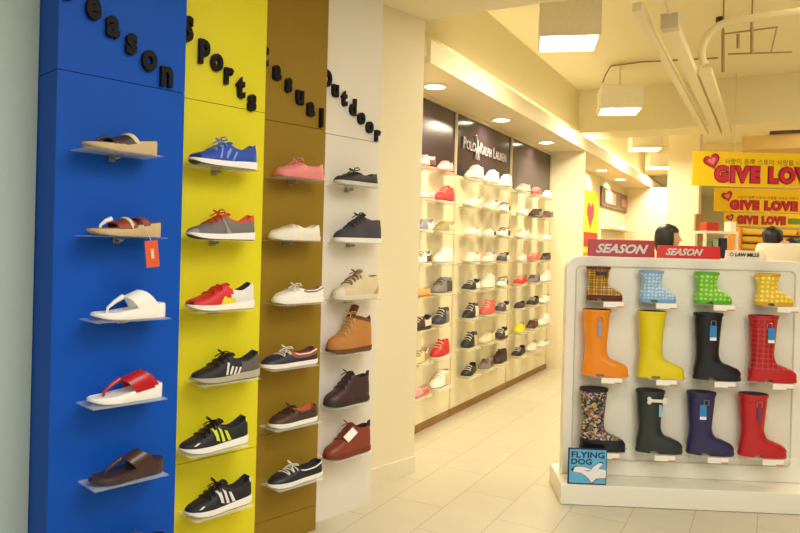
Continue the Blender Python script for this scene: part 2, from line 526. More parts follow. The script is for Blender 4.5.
# --- sandals on the blue panel
tan_eva = mat('tan_cork', (196, 172, 128), .7, bump=.3); brown_str = mat('brown_strap', (52, 36, 32), .5, bump=.3)
cream_str = mat('cream_trim', (212, 198, 160), .6); redbrown = mat('red_brown_leather', (132, 56, 34), .5, bump=.3)
white_eva = mat('white_foam', (240, 238, 232), .45); red_pu = mat('red_patent', (178, 24, 34), .3); dk_brown = mat('dark_brown_leather', (62, 42, 38), .42, bump=.3)
GS = 'sandals on the blue panel'
wedge = [(0, .022), (.2, .022), (.45, .026), (.7, .040), (1, .050)]
sandal('sandal', on_panel('b', 0), P.rz, 'tan wedge sandal with dark brown strap, topmost on the blue panel', GS, .245, .092, tan_eva, brown_str, wedge,
       [(.30, .52, .34, .66, .024, .036, brown_str, 'strap'), (.50, .56, .64, .70, .038, .040, cream_str, 'strap_trim')], (.16, .32, .024, brown_str))
def orange_tag(root, l):
    tg = mat('orange_card', (216, 84, 36), .6); b = MB(); b.box(-.0225, .0225, -.001, .001, -.088, 0)
    o = b.obj('hang_tag', tg, root); o.location = (.055, -.075, -.012); o.rotation_euler = (0, R(-6), 0)
    t = text_mb('Tag', .03, .001).obj if False else None
    w = MB().box(-.004, .006, -.0016, -.0012, -.060, -.028).obj('tag_print', cream_str, o)
    s_ = MB().tube([(.055, -.075, -.012), (.05, -.062, .012), (.04, -.046, .035)], .0012, 5).obj('tag_string', cream_str, root)
sandal('sandal', on_panel('b', 1), P.rz, 'red brown strapped sandal with an orange hang tag', GS, .245, .092, tan_eva, redbrown, wedge,
       [(.30, .50, .36, .62, .028, .038, redbrown, 'strap'), (.44, .48, .54, .58, .041, .043, cream_str, 'strap_trim'), (.62, .70, .70, .80, .032, .032, redbrown, 'strap')], (.16, .32, .034, white_leather), extras=orange_tag)
def thong_s(i, label, sole, bed, strap, hb=.066, wide=0):
    return sandal('sandal', on_panel('b', i), P.rz, label, GS, .25, .098, sole, bed, [(0, .022), (.2, .021), (.45, .028), (.75, .040), (.95, .046), (1, .046)],
       [(.40, .60 + wide, .58, .86 + wide, hb * .80, hb, strap, 'strap')], (.20, .42, hb * .74, strap))
thong_s(2, 'all white thong sandal with a thick sole', white_eva, white_eva, white_leather)
thong_s(3, 'red thong sandal with a white footbed and sole', white_eva, white_eva, red_pu, wide=.06)
thong_s(4, 'dark brown leather thong sandal with thick sole', dk_brown, dk_brown, mat('brown_leather_shiny', (72, 46, 38), .3, bump=.3), .060)
sandal('sandal', on_panel('b', 5), P.rz, 'black strapped sandal, lowest on the blue panel', GS, .245, .092, black_leather, black_leather, wedge,
       [(.26, .52, .32, .62, .036, .054, black_leather, 'strap'), (.50, .58, .62, .72, .056, .058, STEEL, 'strap_trim')])

# --- running shoes on the yellow panel
GY = 'sports shoes on the yellow panel'
blue_mesh = mat('blue_mesh', (30, 70, 172), .6, scale=300, bump=.4); lt_blue = mat('light_blue_trim', (120, 150, 215), .5)
grey_mesh = mat('grey_mesh', (112, 106, 104), .7, scale=300, bump=.4); lt_grey = mat('light_grey_suede', (150, 144, 140), .7)
orange_red = mat('orange_red_fabric', (206, 66, 40), .6); red_nylon = mat('red_nylon', (204, 32, 38), .5)
flash_y = mat('yellow_flash', (224, 210, 60), .5); silver = mat('silver_white', (220, 218, 214), .4)
black_mesh = mat('black_mesh', (22, 21, 28), .6, scale=300, bump=.4); dk_grey = mat('dark_grey_suede', (92, 84, 78), .7)
neon = mat('neon_yellow', (206, 214, 60), .5); dark_lin = mat('dark_lining', (34, 32, 34), .8); dk_rub = mat('dark_rubber', (44, 44, 48), .6)
tan_rub = mat('tan_rubber', (176, 120, 70), .6); lin_blue = mat('blue_lining', (70, 90, 150), .8)

def ex_blue(root, l):
    for a in (.34, .44, .54): patch(l, root, 'overlay', lt_blue, [(a, .10), (a + .03, .10), (a + .10, .72), (a + .075, .72)])
    patch(l, root, 'heel_tab', white_leather, [(.95, .60), (.975, .60), (.975, .97), (.94, .97)])
build_shoe('running_shoe', on_panel('y', 0), P.rz, 'bright blue running shoe with white sole, topmost on the yellow panel', 'shoe', GY, runner(),
           lambda u, w: 'toe_cap' if u < .09 and w < .5 else 'upper', {'upper': blue_mesh, 'lining': lin_blue, 'toe_cap': black_mesh}, [white_eva, dk_rub], True,
           laces=(.30, .46, 5, lt_blue, True), extras=ex_blue, tongue=(blue_mesh, .40, .58, .016, .05))
def ex_grey(root, l):
    patch(l, root, 'overlay', lt_grey, [(.50, .06), (.58, .06), (.46, .62), (.43, .62)])
    patch(l, root, 'heel_tab', orange_red, [(.88, .66), (.972, .66), (.972, .98), (.88, .98)])
build_shoe('running_shoe', on_panel('y', 1), P.rz, 'grey running shoe with orange red laces and collar', 'shoe', GY, runner(),
           lambda u, w: 'toe_cap' if u < .12 and w < .45 else ('collar' if w > .86 and u > .5 else 'upper'), {'upper': grey_mesh, 'lining': orange_red, 'toe_cap': lt_grey, 'collar': orange_red}, [white_eva, dk_rub], True,
           laces=(.28, .46, 6, orange_red, True), extras=ex_grey, tongue=(orange_red, .40, .58, .018, .05))
def ex_red(root, l):
    patch(l, root, 'side_flash', flash_y, [(.40, .02), (.66, .02), (.62, .42), (.48, .34)])
    patch(l, root, 'toe_bumper', dk_rub, [(.006, .05), (.05, .05), (.05, .55), (.012, .6)])
build_shoe('running_shoe', on_panel('y', 2), P.rz, 'red and white running shoe with yellow side flash', 'shoe', GY, runner(),
           lambda u, w: 'heel_quarter' if u > .56 + .06 * w else 'upper', {'upper': red_nylon, 'lining': dark_lin, 'heel_quarter': silver}, [white_eva, flash_y], True,
           laces=(.30, .46, 4, red_nylon, False), extras=ex_red, tongue=(red_nylon, .40, .58, .016, .05))
def ex_bg(root, l):
    for a in (.40, .46, .52, .58): patch(l, root, 'side_stripe', silver, [(a, .06), (a + .035, .06), (a + .075, .50), (a + .045, .50)], sides=(-1, 1))
build_shoe('running_shoe', on_panel('y', 3), P.rz, 'black and dark grey running shoe with white slashes', 'shoe', GY, runner(.292),
           lambda u, w: 'heel_quarter' if u > .60 + .08 * w and w < .9 else 'upper', {'upper': black_mesh, 'lining': dark_lin, 'heel_quarter': dk_grey}, [mat('grey_foam', (176, 168, 150), .6), dk_grey], True,
           laces=(.30, .46, 5, black_mesh, True), extras=ex_bg, tongue=(black_mesh, .40, .58, .018, .05))
def stripes(col, toe):
    def ex(root, l):
        for a in (.44, .53, .62): patch(l, root, 'side_stripe', col, [(a, .14), (a + .05, .14), (a - .005, .78), (a - .05, .78)])
        patch(l, root, 'heel_tab', col, [(.93, .74), (.972, .74), (.972, 1.0), (.92, 1.0)])
        patch(l, root, 'toe_trim', toe, [(.12, .26), (.16, .26), (.21, .40), (.17, .42)])
    return ex
build_shoe('running_shoe', on_panel('y', 4), P.rz, 'black running shoe with three neon yellow stripes', 'shoe', GY, runner(.285), plain,
           {'upper': black_mesh, 'lining': dark_lin}, [white_eva, mat('outsole_white', (230, 228, 220), .6)], True, laces=(.28, .46, 6, black_leather, True), extras=stripes(neon, silver), tongue=(black_mesh, .40, .58, .022, .05))
build_shoe('running_shoe', on_panel('y', 5), P.rz, 'black running shoe with three white stripes and tan heel sole', 'shoe', GY, runner(.280), plain,
           {'upper': black_mesh, 'lining': dark_lin}, [white_eva, tan_rub], True, laces=(.28, .46, 6, black_leather, True), extras=stripes(silver, silver), tongue=(black_mesh, .40, .58, .022, .05))

# --- boat shoes on the mustard panel
GG = 'boat shoes on the mustard panel'
def boat_extras(lm, counter=None, rope=None):
    def ex(root, l):
        if counter: patch(l, root, 'heel_counter', counter, [(.80, .05), (.975, .05), (.972, .7), (.84, .7)])
        # moccasin seam around the toe
        mb = MB(); pts = []
        for k in range(17):
            a = k / 16; sd = -1 if a < .5 else 1
            t = abs(2 * a - 1); u = .40 - .30 * (1 - t ** 2); 
            pts.append(l.side(u, .62 if t > .25 else .62 + .1 * (1 - t / .25), sd, .002) if t > .02 else l.side(.10, .95, 1, .001))
        mb.tube(pts, .0026, 6).obj('toe_seam', lm, root, smooth=True)
        if rope:
            mb = MB()
            for sd in (-1, 1):
                mb.tube([l.side(u, .82, sd, .003) for u in (.52, .6, .7, .8, .9, .95)], .003, 6)
            mb.obj('collar_lace', rope, root, smooth=True)
    return ex
pink = mat('pink_leather', (222, 130, 128), .5); pinkd = mat('pink_lace', (226, 140, 140), .6); cream_l = mat('cream_leather', (228, 222, 206), .5)
navy = mat('navy_leather', (38, 40, 58), .5, bump=.2); cognac = mat('cognac_leather', (150, 74, 52), .5); brown_l = mat('brown_leather', (70, 46, 40), .5, bump=.2)
orange_lin = mat('orange_lining', (196, 92, 44), .7); white_lace = mat('white_lace', (232, 228, 216), .7); br_lin = mat('brown_lining', (138, 104, 84), .7)
build_shoe('boat_shoe', on_panel('g', 0), P.rz, 'pink boat shoe, topmost on the mustard panel', 'shoe', GG, boat(.255), plain, {'upper': pink, 'lining': mat('pink_lining', (190, 104, 96), .7)}, [pink, pink], None,
           laces=(.30, .45, 4, pinkd, True), extras=boat_extras(pinkd))
build_shoe('boat_shoe', on_panel('g', 1), P.rz, 'plain cream boat shoe under the pink one', 'shoe', GG, boat(.268), plain, {'upper': cream_l, 'lining': mat('cream_lining', (206, 194, 170), .7)}, [cream_l, cream_l], None,
           laces=(.32, .45, 3, cream_l, False), extras=boat_extras(cream_l))
build_shoe('boat_shoe', on_panel('g', 2), P.rz, 'white boat shoe with brown lining', 'shoe', GG, boat(.268), plain, {'upper': white_leather, 'lining': br_lin}, [MW(), MW()], None,
           laces=(.30, .45, 4, white_lace, True), extras=boat_extras(white_leather, rope=br_lin))
build_shoe('boat_shoe', on_panel('g', 3), P.rz, 'navy boat shoe with reddish brown collar and white sole', 'shoe', GG, boat(.294), lambda u, w: 'collar' if u > .42 and w > .52 else 'upper', {'upper': navy, 'lining': mat('maroon_lining', (86, 40, 36), .7), 'collar': cognac}, [MW(), MW()], None,
           laces=(.30, .45, 4, white_lace, True), extras=boat_extras(navy, rope=white_lace))
build_shoe('boat_shoe', on_panel('g', 4), P.rz, 'dark brown boat shoe with orange lining and white sole', 'shoe', GG, boat(.252), plain, {'upper': brown_l, 'lining': orange_lin}, [MW(), MW()], None,
           laces=(.30, .45, 4, brown_l, True), extras=boat_extras(brown_l, rope=brown_l))
build_shoe('boat_shoe', on_panel('g', 5), P.rz, 'dark navy boat shoe with white lace bow, lowest on the mustard panel', 'shoe', GG, boat(.290), plain, {'upper': mat('midnight_leather', (30, 32, 44), .45, bump=.2), 'lining': dark_lin}, [MW(), MW()], None,
           laces=(.28, .45, 5, white_lace, True), extras=boat_extras(navy, rope=white_lace))

# --- boots and ankle shoes on the white panel
GW = 'boots and ankle shoes on the white panel'
char = mat('charcoal_suede', (64, 62, 70), .8, bump=.2); beige = mat('beige_canvas', (214, 200, 160), .8, bump=.2); tan_p = mat('tan_patch', (200, 150, 70), .6)
wheat = mat('wheat_nubuck', (184, 124, 58), .75, bump=.25); wheatd = mat('brown_collar', (110, 58, 34), .6); plum = mat('dark_plum_leather', (66, 42, 44), .45, bump=.2)
russet = mat('russet_leather', (136, 58, 40), .42, bump=.2); blk_so = mat('dark_sole', (52, 40, 34), .6)
low = boat(.268, .10)
build_shoe('sneaker', on_panel('w', 0), P.rz, 'low black sneaker with laces, topmost on the white panel', 'shoe', GW, low, plain, {'upper': mat('black_suede', (44, 40, 40), .7, bump=.2), 'lining': dark_lin}, [mat('grey_white_sole', (206, 200, 188), .6), MW()], None,
           laces=(.28, .45, 5, black_leather, True), extras=boat_extras(black_leather))
build_shoe('sneaker', on_panel('w', 1), P.rz, 'charcoal high top sneaker with white sole', 'shoe', GW, hightop(.298, .10, .118), plain, {'upper': char, 'lining': dark_lin}, [MW(), MW()], None,
           laces=(.30, .52, 7, char, True), tongue=(char, .50, .60, .022, .05))
def ex_bei(root, l):
    patch(l, root, 'heel_patch', tan_p, [(.80, .04), (.975, .04), (.975, .40), (.90, .40)])
    patch(l, root, 'toe_cap', mat('pale_toe', (224, 216, 196), .6), [(.01, .04), (.14, .04), (.16, .8), (.02, .8)])
build_shoe('sneaker', on_panel('w', 2), P.rz, 'beige mid top sneaker with tan heel patch', 'shoe', GW, hightop(.29, .10, .116), plain, {'upper': beige, 'lining': br_lin}, [mat('cream_sole', (222, 212, 186), .6), MW()], None,
           laces=(.30, .52, 7, br_lin, True), extras=ex_bei, tongue=(beige, .50, .60, .026, .05))
build_shoe('work_boot', on_panel('w', 3), P.rz, 'wheat coloured lace up work boot with brown collar', 'boot', GW, workboot(.272, .104, .172), lambda u, w: 'collar' if w > .86 and u > .55 else 'upper', {'upper': wheat, 'lining': wheatd, 'collar': wheatd}, [mat('boot_sole_brown', (104, 66, 38), .6), blk_so], None,
           laces=(.30, .53, 8, mat('lace_tan', (208, 170, 110), .7), True), tongue=(wheatd, .50, .62, .060, .055))
chk = lambda L: hightop(L, .10, .130)
def pull(m_):
    def ex(root, l):
        x = l.x(.965); z = sinterp(l.collar, .96)
        MB().tube([(x - .004, 0, z - .02), (x + .004, 0, z + .012), (x + .012, 0, z + .016), (x + .012, 0, z - .02)], .005, 6).obj('pull_loop', m_, root, smooth=True)
        patch(l, root, 'toe_cap', m_ if m_ is plum else russet, [(.012, .06), (.13, .06), (.15, .8), (.03, .8)])
    return ex
build_shoe('ankle_boot', on_panel('w', 4), P.rz, 'dark plum leather ankle boot with laces', 'boot', GW, chk(.275), plain, {'upper': plum, 'lining': dark_lin}, [blk_so, blk_so], None,
           laces=(.32, .52, 6, plum, True), tongue=(plum, .50, .60, .014, .05), extras=pull(plum))
def ex_rus(root, l):
    pull(dk_brown)(root, l)
    t = MB().box(-.035, .035, -.001, .001, -.018, .018).obj('price_tag', mat('tag_white', (244, 242, 236), .6), root)
    p = l.side(.44, .62, -1, .012); t.location = p; t.rotation_euler = (R(-38), R(-32), 0)
build_shoe('ankle_boot', on_panel('w', 5), P.rz, 'russet leather ankle boot with a white tag on its laces', 'boot', GW, chk(.288), plain, {'upper': russet, 'lining': dark_lin}, [mat('russet_sole', (120, 48, 34), .6), blk_so], None,
           laces=(.32, .52, 6, russet, True), tongue=(russet, .50, .60, .014, .05), extras=ex_rus)

# ------------------------------------------------------------------ room shell
CREAM = mat('cream_paint', (232, 222, 190), .7, var=.02)
CEIL = mat('ceiling_paint', (236, 226, 186), .8, var=.02)
PALE = mat('pale_green_paint', (176, 192, 184), .7, var=.02)
KICK = mat('brown_plinth', (150, 112, 62), .6)
def tile_mat():
    mt = bpy.data.materials.new('floor_tiles'); mt.use_nodes = True
    nt = mt.node_tree; b = nt.nodes['Principled BSDF']; N, L = nt.nodes.new, nt.links.new
    b.inputs['Roughness'].default_value = .28; b.inputs['Specular IOR Level'].default_value = .4
    tc = N('ShaderNodeTexCoord'); mp = N('ShaderNodeMapping'); br = N('ShaderNodeTexBrick'); nz = N('ShaderNodeTexNoise')
    # object x runs along the aisle; shift so that joints fall where the tiles meet
    mp.inputs['Location'].default_value = (-(3.265 - .603 * 5) + 0.0, -(1.467 - .287 * 5) + .0, 0)
    L(tc.outputs['Object'], mp.inputs['Vector']); L(mp.outputs['Vector'], br.inputs['Vector'])
    br.inputs['Scale'].default_value = 1; br.inputs['Brick Width'].default_value = .603; br.inputs['Row Height'].default_value = .287
    br.inputs['Mortar Size'].default_value = .0022; br.inputs['Mortar Smooth'].default_value = .3
    br.inputs['Color1'].default_value = rgb((206, 199, 178)); br.inputs['Color2'].default_value = rgb((201, 193, 171)); br.inputs['Mortar'].default_value = rgb((158, 148, 124))
    nz.inputs['Scale'].default_value = 6; nz.inputs['Detail'].default_value = 5; L(tc.outputs['Object'], nz.inputs['Vector'])
    mx = N('ShaderNodeMix'); mx.data_type = 'RGBA'; mx.blend_type = 'MULTIPLY'; mx.inputs['Factor'].default_value = .12
    L(br.outputs['Color'], mx.inputs['A']); L(nz.outputs['Fac'], mx.inputs['B']); L(mx.outputs['Result'], b.inputs['Base Color'])
    bp = N('ShaderNodeBump'); bp.inputs['Strength'].default_value = .3; bp.inputs['Distance'].default_value = .002; bp.invert = True
    L(br.outputs['Fac'], bp.inputs['Height']); L(bp.outputs['Normal'], b.inputs['Normal'])
    return mt
XE = 24.0       # far end of the hall along the aisle
struct(MB().box(-4, XE, -12, 6, -.1, 0).obj('floor', tile_mat(), None, G.w(0, 0), G.rz))
SLAB = 3.19
struct(MB().box(-4, XE, -12, 6, SLAB, SLAB + .2).obj('ceiling', CEIL, None, G.w(0, 0), G.rz))
# lower ceiling over the entrance; its far edge crosses the aisle at the corner of the cream column
cx_, cy_, _ = G.inv((.111, 4.13, 0))
struct(MB().box(-4, cx_ - .003, -12, 6, 2.70, SLAB).obj('ceiling_entrance', CREAM, None, G.w(0, 0), G.rz))
# left wall, cream column with its baseboard
struct(MB().box(-4, .832, 2.475, 2.90, 0, 2.70).obj('wall_left', PALE, None, P.w(0, 0), P.rz))
struct(MB().box(.905, .925, 2.395, 2.41, 0, 2.70).obj('trim_1', PALE, None, P.w(0, 0), P.rz)) if False else None
col_pts = [P.inv(p) for p in ((.111, 4.13, 0), (-.005, 4.72, 0), (-.4, 4.9, 0))]
out = [(.80, 2.757), (col_pts[0][0], 2.757), (col_pts[1][0], col_pts[1][1]), (col_pts[2][0], col_pts[2][1]), (.8, 3.6)]
struct(MB().prism(out, 0, SLAB).obj('column', CREAM, None, P.w(0, 0), P.rz))
struct(MB().box(2.534, col_pts[0][0] + .002, 2.745, 2.7565, 0, .095).obj('baseboard_column', mat('baseboard_paint', (230, 222, 196), .5), None, P.w(0, 0), P.rz))
# shop wall along the aisle, far walls, hall wall
WY = 2.243
struct(MB().box(3.9, XE, WY + .03, WY + .3, 0, SLAB).obj('wall_shop', CREAM, None, G.w(0, 0), G.rz))
struct(MB().box(XE - .2, XE, -12, 6, 0, SLAB).obj('wall_far', CREAM, None, G.w(0, 0), G.rz))
struct(MB().box(-4, XE, -12, -11.8, 0, SLAB).obj('wall_hall', CREAM, None, G.w(0, 0), G.rz))
# soffit with open cove on top
MB_ = MB().box(3.74, 16.0, 1.843, WY + .03, 2.46, 2.50).box(3.74, 16.0, 1.843, 1.868, 2.50, 2.60)
struct(MB_.obj('soffit', mat('soffit_paint', (236, 224, 188), .7, var=.02), None, G.w(0, 0), G.rz))
# ceiling beams
BX = 7.95
struct(MB().box(3.74, 16.0, 2.00, WY + .03, 2.73, SLAB).obj('beam_wall', CEIL, None, G.w(0, 0), G.rz))
struct(MB().box(BX, BX + .5, -12, 2.0, 2.70, SLAB).obj('beam_cross', CEIL, None, G.w(0, 0), G.rz))
struct(MB().box(12.6, 13.1, -12, 2.0, 2.70, SLAB).obj('beam_cross_far', CEIL, None, G.w(0, 0), G.rz))
# partitions that close each shop bay, square pillar farther down
PX = 4.454 + 3.262
WPAN = mat('partition_white', (236, 226, 196), .6, var=.02)
struct(MB().box(PX, PX + .06, 1.862, WY + .03, 0, 2.459).obj('partition_bay', WPAN, None, G.w(0, 0), G.rz))
struct(MB().box(12.4, 12.5, 1.55, WY + .03, 0, 2.459).obj('partition_far', WPAN, None, G.w(0, 0), G.rz))
pl_ = G.inv(at_plane(667, 200, G.w(10.6, 0), G.x))
struct(MB().box(10.6, 11.0, pl_[1] - .42, pl_[1], 0, SLAB).obj('pillar_hall', WPAN, None, G.w(0, 0), G.rz))

# ------------------------------------------------------------------ shoe wall: three bays with header panel, shelves
PURP = mat('dark_plum_gloss', (58, 44, 54), .16, spec=.6); BAYW = mat('bay_white', (238, 230, 196), .6, var=.02)
TRIMW = mat('bay_trim', (222, 208, 170), .5)
SX = 4.454
bay_edges = [(-.72, .588), (.600, 1.908), (1.920, 3.26)]
bay_cols = [[-.116, .237], [.807, 1.190, 1.549], [2.070, 2.490, 2.900]]
row_z = [1.90, 1.68, 1.452, 1.222, .997, .768, .528, .298]
bay_label = ['white wall display bay of shoes beside the cream column', 'white wall display bay of shoes under the white brand lettering', 'white wall display bay of shoes beside the cream end partition']
SHELFM = clear('shelf_frosted', (240, 234, 210), .15)
for bi, ((a, b), cols_) in enumerate(zip(bay_edges, bay_cols)):
    root = empty('shoe_wall_bay', G.w(SX + a, WY, 0), G.rz, bay_label[bi], 'shoe wall', 'shoe wall display bays')
    w = b - a
    MB().box(0, w, 0, .028, .054, 1.93).obj('back_panel', BAYW, root)
    MB().box(0, w, .006, .028, 1.932, 2.425).obj('header_panel', PURP, root)
    MB().box(0, w, -.012, .028, .0, .052).obj('kick_board', KICK, root)
    MB().box(0, w, -.010, .028, 2.427, 2.457).obj('top_trim', TRIMW, root)
    MB().box(w + .0005, w + .0115, -.012, .028, .065, 2.425).obj('upright', TRIMW, root)
    for c in cols_:
        for z in row_z:
            s_ = MB().box(-.135, .135, -.135, -.001, -.007, -.001).obj('shelf', SHELFM, root); s_.location = (c - a, 0, z)
    if bi == 1:
        lt = mat('lettering_white', (156, 147, 147), .5)
        zc = 2.165
        x = .13
        parts = MB(); 
        for body, sz in (('P', .135), ('OLO', .105)):
            tm = text_mb(body, sz, .006, .0012, sx=.92, center=False); parts.add([(v[0] + x, v[1] - .004, v[2] + zc) for v in tm.v], tm.f); x += tm.w + .012
        parts.obj('lettering', lt, root); parts = MB()
        rx = x + .035; x += .085
        for body, sz in (('R', .135), ('ALPH', .105), (' L', .135), ('AUREN', .105)):
            tm = text_mb(body.strip(), sz, .006, .0012, sx=.84, center=False)
            if body.startswith(' '):
                parts.obj('lettering', lt, root); parts = MB(); x += .035
            parts.add([(v[0] + x, v[1] - .004, v[2] + zc) for v in tm.v], tm.f); x += tm.w + .010
        o = parts.obj('lettering', lt, root)
        # small rider emblem: horse body, neck, legs, rider, raised mallet
        e = MB()
        def poly(pts): e.prism([(p[0], p[1]) for p in pts], -.007, -.001, axis='y')
        poly([(-.035, .03), (.022, .028), (.034, .05), (.046, .085), (.032, .09), (.018, .07), (-.03, .068), (-.042, .05)])
        poly([(.046, .085), (.062, .066), (.056, .058), (.036, .068)])
        for x0, x1 in ((-.034, -.05), (-.024, -.018), (.012, .006), (.022, .040)):
            poly([(x0 - .005, .036), (x1 - .004, -.03), (x1 + .004, -.03), (x0 + .007, .036)])
        poly([(-.012, .065), (.008, .065), (.012, .10), (.002, .122), (-.012, .105)])
        poly([(-.004, .120), (.008, .120), (.010, .136), (-.002, .138)])
        poly([(-.010, .10), (-.040, .165), (-.036, .168), (-.002, .108)])
        poly([(-.054, .160), (-.026, .172), (-.028, .180), (-.056, .168)])
        o2 = e.obj('emblem', lt, root); o2.location = (rx, -.002, zc - .03)

# 64 shoes on the wall: colour, kind per row and column
wl = {}
def wcol(n):
    T = dict(white=(238, 234, 222), cream=(228, 218, 180), pink=(226, 160, 160), red=(200, 40, 40), coral=(226, 96, 84), greyblue=(130, 134, 150), olive=(150, 140, 96), tan=(214, 156, 84), brown=(86, 54, 42),
             black=(34, 28, 30), grey=(128, 120, 118), navy=(52, 50, 64), yellow=(236, 216, 20), beige=(212, 198, 150), rose=(232, 206, 198), darkgrey=(70, 66, 66), dark_brown=(60, 40, 36))
    return mat('wall_shoe_' + n, T[n], .55)
desc = dict(rose='pale pink', greyblue='grey blue', darkgrey='dark grey', dark_brown='dark brown')
# each entry: upper colour, heel/accent colour, kind
A = [('pink', 'brown', 'low'), ('rose', 'pink', 'flat'), ('greyblue', 'white', 'low'), ('white', 'brown', 'low'), ('tan', 'tan', 'flat'), ('dark_brown', 'rose', 'low'), ('beige', 'olive', 'low'), ('pink', 'coral', 'flat')]
B = [('pink', 'pink', 'low'), ('red', 'red', 'high'), ('olive', 'beige', 'low'), ('white', 'white', 'high'), ('grey', 'darkgrey', 'high'), ('navy', 'grey', 'high'), ('red', 'red', 'high'), ('white', 'beige', 'high')]
C_ = [('white', 'white', 'high'), ('white', 'cream', 'low'), ('white', 'white', 'flat'), ('rose', 'white', 'low'), ('black', 'white', 'low'), ('black', 'white', 'high'), ('black', 'beige', 'high'), ('black', 'black', 'low')]
D_ = [('white', 'white', 'high'), ('white', 'rose', 'low'), ('white', 'black', 'flat'), ('white', 'rose', 'low'), ('white', 'white', 'high'), ('coral', 'coral', 'high'), ('cream', 'beige', 'low'), ('grey', 'brown', 'low')]
E_ = [('white', 'white', 'high'), ('white', 'black', 'low'), ('white', 'black', 'low'), ('darkgrey', 'white', 'low'), ('white', 'black', 'low'), ('darkgrey', 'rose', 'low'), ('dark_brown', 'white', 'low'), ('dark_brown', 'dark_brown', 'high')]
F_ = [('cream', 'cream', 'low'), ('white', 'cream', 'flat'), ('white', 'cream', 'low'), ('rose', 'rose', 'low'), ('red', 'red', 'low'), ('black', 'black', 'flat'), ('yellow', 'yellow', 'low'), ('black', 'black', 'low')]
G_ = [('red', 'coral', 'low'), ('dark_brown', 'grey', 'low'), ('cream', 'cream', 'flat'), ('coral', 'coral', 'low'), ('grey', 'darkgrey', 'low'), ('black', 'black', 'low'), ('brown', 'brown', 'low'), ('white', 'white', 'low')]
H_ = [('white', 'white', 'low'), ('brown', 'grey', 'low'), ('white', 'white', 'flat'), ('darkgrey', 'black', 'low'), ('white', 'white', 'high'), ('white', 'white', 'low'), ('white', 'white', 'high'), ('white', 'white', 'flat')]
LUS = [0, .03, .1, .2, .32, .42, .5, .58, .7, .82, .92, .975, 1]
rown = ['top row', 'second row', 'third row', 'fourth row', 'fifth row', 'sixth row', 'seventh row', 'bottom row']
coln = [['against the cream column', 'second from the cream column'], ['first column under the white lettering', 'second column under the white lettering', 'third column under the white lettering'],
        ['third from the end partition', 'second from the end partition', 'beside the end partition']]
kindn = dict(low='sneaker', high='high top', flat='flat shoe')
flat = Last(.26, .09, [(0, .018), (1, .02)], [(0, .026), (.15, .045), (.35, .062), (.45, .07), (1, .07)], [(0, .03), (.4, .062), (.6, .05), (.85, .06), (1, .066)], (.42, .96))
lastk = dict(low=runner(.27, .095), high=hightop(.265, .096, .125), flat=flat)
SOLEW = mat('wall_shoe_sole', (232, 228, 214), .6)
for bi, (cols_, sets) in enumerate(zip(bay_cols, ([A, B], [C_, D_, E_], [F_, G_, H_]))):
    for ci, (c, col_) in enumerate(zip(cols_, sets)):
        for ri, (up_, ac, kd) in enumerate(col_):
            z = row_z[ri]
            um, am = wcol(up_), wcol(ac)
            la = lastk[kd]
            two = '' if up_ == ac else ' and ' + desc.get(ac, ac)
            lab = f"{desc.get(up_, up_)}{two} {kindn[kd]}, {rown[ri]}, {coln[bi][ci]}"
            paint = (lambda u, w: 'accent' if (u > .62 and w < .8) or (w > .9 and u > .2) else 'upper') if up_ != ac else plain
            ms = {'upper': um, 'accent': am, 'lining': dark_lin if up_ in ('black', 'navy', 'darkgrey', 'dark_brown') else mat('pale_lining', (190, 176, 140), .8)}
            sm = SOLEW if up_ not in ('tan', 'pink', 'dark_brown') or kd == 'high' else um
            lc = (.28, .44, 3, SOLEW if up_ in ('red', 'coral', 'black', 'navy') else am, False) if kd != 'flat' else None
            la_ = la
            build_shoe(kindn[kd].replace(' ', '_') + ('_sneaker' if kd == 'high' else ''), G.w(SX + c + random.uniform(-.008, .008), WY - .075, z), G.rz + R(random.uniform(-7, 7)), lab, 'shoe', 'shoes on the wall display', la_, paint, ms, [sm], None, us=LUS, nw=5, laces=lc, lite=True)

# ------------------------------------------------------------------ lights in the ceiling
WARM = (1.0, .87, .62)
LAMP = glow('lamp_glow', (255, 246, 224), 9.0)
for i, x in enumerate((4.30, 5.63, 6.97, 9.6, 10.9)):
    nm = ['nearest the cream column', 'in the middle above the lettering', 'by the end partition', 'beyond the end partition', 'farthest along the soffit'][i]
    root = empty('downlight', G.w(x, 2.08, 2.46), G.rz, 'round recessed downlight in the soffit, ' + nm, 'ceiling light', 'soffit downlights')
    ring = [(cos(k * PI / 12), sin(k * PI / 12)) for k in range(24)]
    MB().loft([[(p[0] * r, p[1] * r, z) for p in ring] for r, z in ((.088, -.001), (.088, -.008), (.070, -.008), (.070, -.001))], cap=False).obj('rim', mat('lamp_rim', (240, 234, 216), .4), root, smooth=True)
    MB().prism([(p[0] * .068, p[1] * .068) for p in ring], -.006, -.001).obj('lamp', LAMP, root)
    ld = bpy.data.lights.new('downlight_beam', 'AREA'); ld.shape = 'DISK'; ld.size = .13; ld.energy = 6; ld.color = WARM; ld.spread = R(150)
    lo = bpy.data.objects.new('downlight_beam', ld); C.objects.link(lo); lo.parent = root; lo.location = (0, 0, -.012)
lampz = 2.72
HOUS = mat('lamp_housing', (238, 230, 204), .5)
